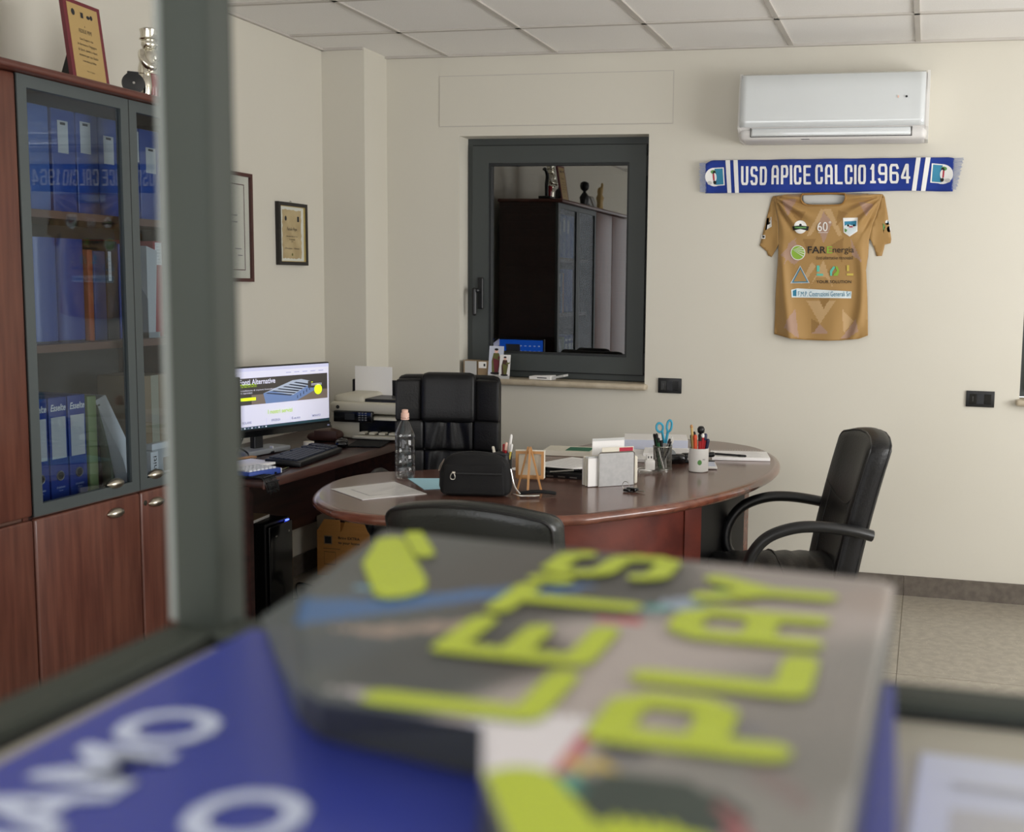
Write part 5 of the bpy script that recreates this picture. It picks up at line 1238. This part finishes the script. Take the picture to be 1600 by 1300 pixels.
def jt(s, uc, vc, wu, hv, m, off=.0, shear=0, anchor=(.5, .5), name='sponsor_lettering'): return text(t, s, m, fn=lambda x, y: JF(uc+x, vc-y, .0048), step=18, w=wu, h=hv, offset=off, shear=shear, anchor=anchor, name=name)
flat(t, 'round_badge', [(ell(432, 335, 52, 54), 'print_white'), ([(365, 330), (432, 322), (502, 330), (495, 365), (432, 352), (372, 362)], 'p_black'), (rect(385, 480, 333, 345), 'p_green'), (ell(433, 318, 10), 'p_black')], JP, .0004, 18)
jt('60', 612, 332, 84, 76, 'print_white', .0); flat(t, 'degree_ring', [(ell(672, 297, 9, 8), 'print_white'), (ell(672, 297, 5, 4), 'jersey_plain'), (rect(575, 655, 378, 381), 'print_white')], JP, .0004, 18)
flat(t, 'shield_crest', [([(778, 262), (895, 258), (893, 370), (830, 412), (782, 378)], 'print_white'), ([(788, 290), (886, 284), (884, 364), (830, 400), (790, 370)], 'teal'), ([(789, 325), (820, 312), (885, 330), (884, 364), (830, 400), (790, 370)], 'p_pale'), (ell(818, 322, 9), 'p_black'), (ell(866, 322, 9), 'p_black'), (rect(826, 856, 328, 338), 'p_red'), ([(790, 345), (812, 358), (800, 378), (790, 370)], 'p_green')], JP, .0004, 18)
lob = [(ell(412, 542, 60, 60), 'print_white'), (ell(412, 542, 54, 55), 'p_lime')]
for k in range(5):
    a = -1.1+.42*k; lob.append(([(370, 520), (412+52*math.cos(a)-3*math.sin(a), 542+52*math.sin(a)+3*math.cos(a)), (412+52*math.cos(a)+3*math.sin(a), 542+52*math.sin(a)-3*math.cos(a))], 'print_white'))
flat(t, 'sun_logo', lob, JP, .0004, 18)
jt('FAR', 567, 519, 148, 56, 'p_black', .01); jt('E', 670, 519, 44, 56, 'p_lime', .01); jt('nergia', 780, 526, 170, 60, 'p_black'); jt('fonti alternative rinnovabili', 710, 582, 300, 30, 'p_black', 0, .3)
flat(t, 'triangle_logo', [([(430, 645), (508, 788), (350, 790)], 'paper_grey'), ([(431, 656), (496, 782), (362, 784)], 'p_tealtext'), ([(432, 674), (484, 774), (376, 776)], 'jersey_plain')], JP, .0004, 18)
flat(t, 'block_letters', [(rect(565, 588, 645, 695), 'p_mint'), (rect(565, 617, 712, 728), 'p_mint'), ([(672, 728), (672, 690), (700, 650), (715, 660), (690, 700), (690, 728)], 'p_mint'), ([(700, 728), (735, 728), (748, 690), (735, 655), (715, 650), (728, 690), (705, 712)], 'p_lime'), (rect(808, 826, 643, 690), 'p_yellow'), (rect(808, 860, 710, 726), 'p_yellow')], JP, .0004, 18)
jt('YOUR SOLUTION', 703, 777, 282, 24, 'p_black', .01)
flat(t, 'builder_strip', [([(358, 842), (408, 830), (410, 850), (845, 855), (842, 912), (362, 904)], 'p_pale'), ([(370, 850), (400, 838), (400, 895), (372, 893)], 'p_tealtext')], JP, .0004, 18)
jt('F.M.P. Costruzioni Generali Srl', 625, 876, 425, 40, 'p_tealtext')
flat(t, 'sleeve_mark', [([(150, 262), (188, 250), (192, 330), (135, 360)], 'print_white'), ([(158, 275), (180, 300), (150, 330)], 'p_black'), (rect(106, 138, 398, 428), 'print_white'), (rect(112, 132, 404, 420), 'p_black')], lambda x, y, l: JS(x, y, .0030+l), .0004, 18)
flat(t, 'sleeve_mark', [(ell(1130, 295, 18, 20), 'print_white'), (ell(1140, 350, 15, 24), 'print_white'), (ell(1130, 292, 9), 'teal'), ([(1095, 300), (1112, 330), (1096, 385)], 'p_green'), (ell(1138, 340, 7), 'teal')], lambda x, y, l: JS(x, y, .0030+l), .0004, 18)

# switch plates
def plate(label, x0, x1, z0, z1):
    t = thing('socket_plate', label, 'socket', ((x0+x1)/2, D, (z0+z1)/2)); w, h = (x1-x0)/2, (z1-z0)/2
    obj('plate', RB((0, -.005, 0), (2*w, .010, 2*h), .002), 'black_plastic', t, 40)
    for k in range(3):
        m = obj('module', RB((-w*.52+w*.52*k, -.0105, 0), (w*.48, .004, h*1.25), .001), 'black_gloss' if k != 1 else 'dark_plastic', t)
        if k == 0: obj('mark', B(-w*.53, -w*.51, -.0130, -.0125, -h*.3, h*.3), 'grey_plastic', m)
plate('black wall socket plate to the right of the window sill', -1.333, -1.210, .961, 1.038)
plate('black wall socket plate low on the wall at the far right', .199, .331, .957, 1.034)

# ---- window sill things
ZS = 1.003
def sx(u): return -2.434+(u-718)/(1008-718)*(1.03)
t = thing('carton', 'small carton with a large white label at the left of the sill', 'box', (-2.362, 5.645, ZS)); obj('body', B(-.045, .03, -.03, .03, 0, .09), 'cardboard_dull', t); obj('label_sheet', B(-.038, .03, -.0308, -.03, .004, .086), 'paper_grey', t)
t = thing('carton', 'small brown carton with a white sticker on the sill', 'box', (-2.292, 5.645, ZS)); obj('body', B(-.034, .034, -.03, .03, 0, .088), 'cardboard_dull', t); obj('sticker', B(-.028, .016, -.0308, -.03, .05, .084), 'paper', t); obj('print_mark', B(.0, .010, -.0312, -.0308, .06, .074), 'ink', t)
def saint(label, x, h, w, colr, figs):
    t = thing('prayer_card', label, 'card', (x, 5.60, ZS)); lm = Matrix.Rotation(math.radians(-9), 4, 'X')
    c = obj('card', B(-w/2, w/2, 0, .0012, 0, h), colr, t, mw=lm); obj('caption_strip', B(-w/2, w/2, -.0005, 0, 0, h*.13), 'paper_grey', c)
    s = h/.16
    flat(c, 'printed_statue', [(ell(0, .025*s, .026*s, .007*s), 'p_black'), ([(-.018*s, .03*s), (.016*s, .03*s), (.024*s, .09*s), (.014*s, .125*s), (-.014*s, .125*s), (-.022*s, .085*s)], figs[0]), ([(-.004*s, .03*s), (.014*s, .03*s), (.022*s, .088*s), (-.016*s, .10*s)], figs[1]), ([(.010*s, .095*s), (.034*s, .10*s), (.036*s, .118*s), (.030*s, .107*s), (.012*s, .11*s)], figs[1]), (ell(0, .136*s, .010*s, .012*s), 'cap_pink'), (ell(0, .143*s, .010*s, .006*s), 'p_black')], lambda x, y, l: (x, -.0006-l, y), .0002)
saint('tall prayer card with a robed statue leaning in the window', -2.222, .172, .082, 'paper_blue', ('olive', 'maroon'))
saint('shorter prayer card with a brown robed statue in front of the tall one', -2.166, .128, .06, 'paper', ('leather_brown', 'olive'))
bpy.data.objects['prayer_card.001'].location.y = 5.588
t = thing('newspaper', 'folded white newspaper lying on the marble sill', 'newspaper', (-1.935, 5.625, ZS), -.1)
obj('fold', RB((-.03, 0, .012), (.125, .07, .020), .003, (3, 1, 1), lambda q: (q.x, q.y, q.z+.05*(q.x+.03) if q.z > .012 else q.z)), 'paper', t); obj('fold', RB((.068, .005, .012), (.07, .06, .012), .002, (2, 1, 1), lambda q: (q.x, q.y, q.z+.22*(q.x-.03))), 'paper_grey', t)
obj('headline', B(-.045, .01, -.0356, -.0350, .010, .015), 'ink', t)

# ================================================================== THINGS ON THE COUNTER IN FRONT
ZC = 1.292
# thick blue catalogue with white lettering
t = thing('catalogue', 'thick blue catalogue with white capital lettering on the counter', 'book', (-.335, .505, ZC), math.radians(2))
obj('pages', B(.002, .325, -.40, -.003, .002, .031), 'paper', t)
obj('cover', B(0, .328, -.402, 0, .031, .0335), 'blue_cover', t); obj('back_cover', B(0, .328, -.402, 0, 0, .002), 'blue_cover', t); obj('spine', B(.325, .328, -.402, 0, .002, .031), 'blue_cover', t)
text(t, 'GIOCHIAMO', 'blue_text', org=(.040, -.108, .0335), right=(0, 1, 0), up=(-1, 0, 0), w=.27, h=.042, anchor=(1, .5), offset=.03)
text(t, 'CALCIO', 'blue_text', org=(.112, -.168, .0335), right=(0, 1, 0), up=(-1, 0, 0), w=.18, h=.042, anchor=(1, .5), offset=.03)
# LET'S PLAY catalogue
def lerp3(a, b, k): return tuple(a[i]+(b[i]-a[i])*k for i in range(3))
pol = [(-.322, .629), (-.300, .500), (-.270, .440), (-.226, .372), (-.212, .362), (-.146, .357), (-.129, .316), (-.109, .283), (-.09, .235), (-.017, .235), (-.0105, .590), (-.018, .600)]
low = [(-.338, .632), (-.338, .518), (-.300, .470), (-.243, .398), (-.225, .384), (-.150, .368), (-.131, .316), (-.111, .283), (-.09, .235), (-.017, .235), (-.0105, .590), (-.018, .600)]
zc0, zc1 = 1.327, 1.353
t = thing('catalogue', 'grey sports catalogue titled in big yellow letters on top of the blue one', 'book', (-.16, .48, zc0))
Lp = [(x+.16, y-.48) for x, y in pol]
bm = BM(); va = [bm.verts.new((x+.16, y-.48, .0005)) for x, y in low]; vb = [bm.verts.new((x, y, zc1-zc0-.0013)) for x, y in Lp]; nL = len(va)
bm.faces.new(va[::-1]); bm.faces.new(vb)
for i in range(nL):
    f = bm.faces.new((va[i], va[(i+1) % nL], vb[(i+1) % nL], vb[i])); f.material_index = 1 if i < 3 else 0
obj('page_block', bm, None, t, mats=['spine_dark', 'cover_edge'])
blobs = [((-.30, .46), .10, (86, 92, 92)), ((-.29, .56), .09, (84, 88, 88)), ((-.22, .55), .08, (78, 76, 74)), ((-.15, .55), .06, (66, 66, 64)), ((-.07, .58), .06, (150, 142, 138)), ((-.06, .50), .07, (172, 162, 158)), ((-.11, .46), .05, (178, 168, 164)), ((-.10, .40), .05, (176, 166, 162)), ((-.04, .40), .06, (132, 128, 124)), ((-.02, .47), .04, (126, 124, 120)), ((-.19, .42), .04, (72, 76, 76)), ((-.16, .43), .03, (70, 66, 64)), ((-.02, .56), .03, (160, 146, 138)), ((-.24, .42), .03, (76, 84, 90)), ((-.13, .52), .03, (80, 80, 80)), ((-.05, .30), .05, (136, 134, 130)), ((-.03, .36), .04, (122, 120, 116))]
spots = [([(-.30, .475), (-.26, .485), (-.20, .53), (-.16, .548), (-.165, .532), (-.22, .49), (-.255, .455), (-.275, .43)], (70, 108, 156)), ([(-.275, .50), (-.262, .50), (-.262, .508), (-.275, .508)], (120, 176, 206)), ([(-.255, .44), (-.23, .45), (-.19, .475), (-.20, .455), (-.222, .435)], (158, 140, 128)), ([(-.215, .372), (-.20, .366), (-.17, .368), (-.172, .376), (-.20, .376)], (176, 170, 172)), ([(-.135, .50), (-.115, .535), (-.10, .55), (-.085, .545), (-.105, .515)], (150, 166, 186)), ([(-.125, .51), (-.113, .51), (-.113, .52), (-.125, .52)], (60, 150, 140)), ([(-.10, .545), (-.09, .545), (-.09, .555), (-.10, .555)], (60, 140, 130)), ([(-.145, .485), (-.12, .487), (-.12, .493), (-.145, .492)], (190, 80, 90)), ([(-.11, .49), (-.095, .495), (-.095, .503), (-.11, .50)], (200, 176, 90)), ([(-.107, .484), (-.098, .486), (-.098, .49), (-.107, .489)], (60, 60, 56)), ([(-.14, .40), (-.132, .402), (-.132, .408), (-.14, .407)], (84, 84, 90)), ([(-.15, .36), (-.13, .315), (-.112, .32), (-.106, .34), (-.112, .372), (-.14, .374)], (226, 222, 226)), ([(-.112, .325), (-.106, .325), (-.102, .36), (-.108, .36)], (196, 110, 118)), (ell(-.078, .312, .034, .019, 24), (46, 60, 54)), (ell(-.104, .318, .007, .007), (70, 150, 140)), (ell(-.099, .334, .008, .005), (196, 172, 90)), (ell(-.092, .345, .009, .006), (84, 84, 92)), ([(-.056, .318), (-.050, .318), (-.034, .285), (-.042, .285)], (146, 86, 90)), (ell(-.072, .292, .022, .010, 20), (190, 206, 44)), ([(-.050, .34), (-.044, .35), (-.025, .33), (-.03, .32)], (128, 116, 114)), ([(-.088, .535), (-.078, .535), (-.078, .54), (-.088, .54)], (110, 80, 70)), ([(-.06, .372), (-.05, .372), (-.05, .38), (-.06, .38)], (110, 110, 118))]  # cover print; the pale sliver along the spine ridge is a painted highlight
def ccol(u, v):
    x, y = u-.16, v+.48; W_ = 0; c = [0, 0, 0]
    for (bx_, by_), r_, cc in blobs:
        w_ = math.exp(-((x-bx_)**2+(y-by_)**2)/(r_*.55)**2)+1e-6; W_ += w_; c = [c[i]+cc[i]*w_ for i in range(3)]
    c = tuple(v_/W_ for v_ in c)
    for pl, cc in spots:
        if pip((x, y), pl): c = cc
    return c
cv = cloth('cover', Lp, 'cover', .0055, lambda u, v, l=0: (u, v, zc1-zc0+l), ccol, 0, .0012)
for p_ in [cv]:
    bm = BM(); bm.from_mesh(cv.data)
    if sum(f.normal.z for f in bm.faces) < 0: bmesh.ops.reverse_faces(bm, faces=bm.faces); bm.to_mesh(cv.data)
    bm.free()
cz = zc1-zc0
def ct(s, x0_, x1_, y0_, y1_, th, gap): block_text(t, s, 'lime', lambda x, y, l: ((x0_+x1_)/2-y+.16, (y0_+y1_)/2+x-.48, cz+.0014+l), y1_-y0_, x1_-x0_, th, gap, 'title_lettering', True)
ct('LET\'S', -.197, -.126, .360, .606, .0132, .0065); ct('PLAY', -.108, -.037, .350, .576, .0148, .009)
CF = lambda x, y, l: (x+.16, y-.48, cz+.0012+l)
flat(t, 'yellow_shape', [([(-.292, .544), (-.312, .600), (-.306, .609), (-.298, .606), (-.245, .524), (-.237, .505), (-.240, .492), (-.248, .486), (-.256, .489)], 'lime'), ([(-.300, .611), (-.304, .622), (-.296, .626), (-.271, .588), (-.263, .574), (-.266, .566), (-.272, .568)], 'lime')], CF, .0002)
flat(t, 'yellow_shape', [([(-.129, .317), (-.122, .3235), (-.115, .3245), (-.108, .322), (-.095, .306), (-.082, .290), (-.07, .27), (-.10, .27), (-.109, .284)], 'lime')], CF, .0002)
# sheets on the right of the counter
t = thing('printed_form', 'white printed form lying on the counter at the lower right', 'paper', (.075, .40, ZC), math.radians(-3))
obj('sheet', B(-.075, .14, -.20, .115, 0, .002), 'paper_blue', t)
flat(t, 'print_blocks', [(rect(-.06, .01, .02, .06), 'ink_light'), (rect(-.06, .02, -.06, .0), 'ink_light'), (rect(.03, .035, -.02, .08), 'ink_grey'), (rect(.06, .12, .05, .058), 'ink_grey'), (rect(-.06, .03, .08, .084), 'ink_light')], lambda x, y, l: (x, y, .002+l), .0002)
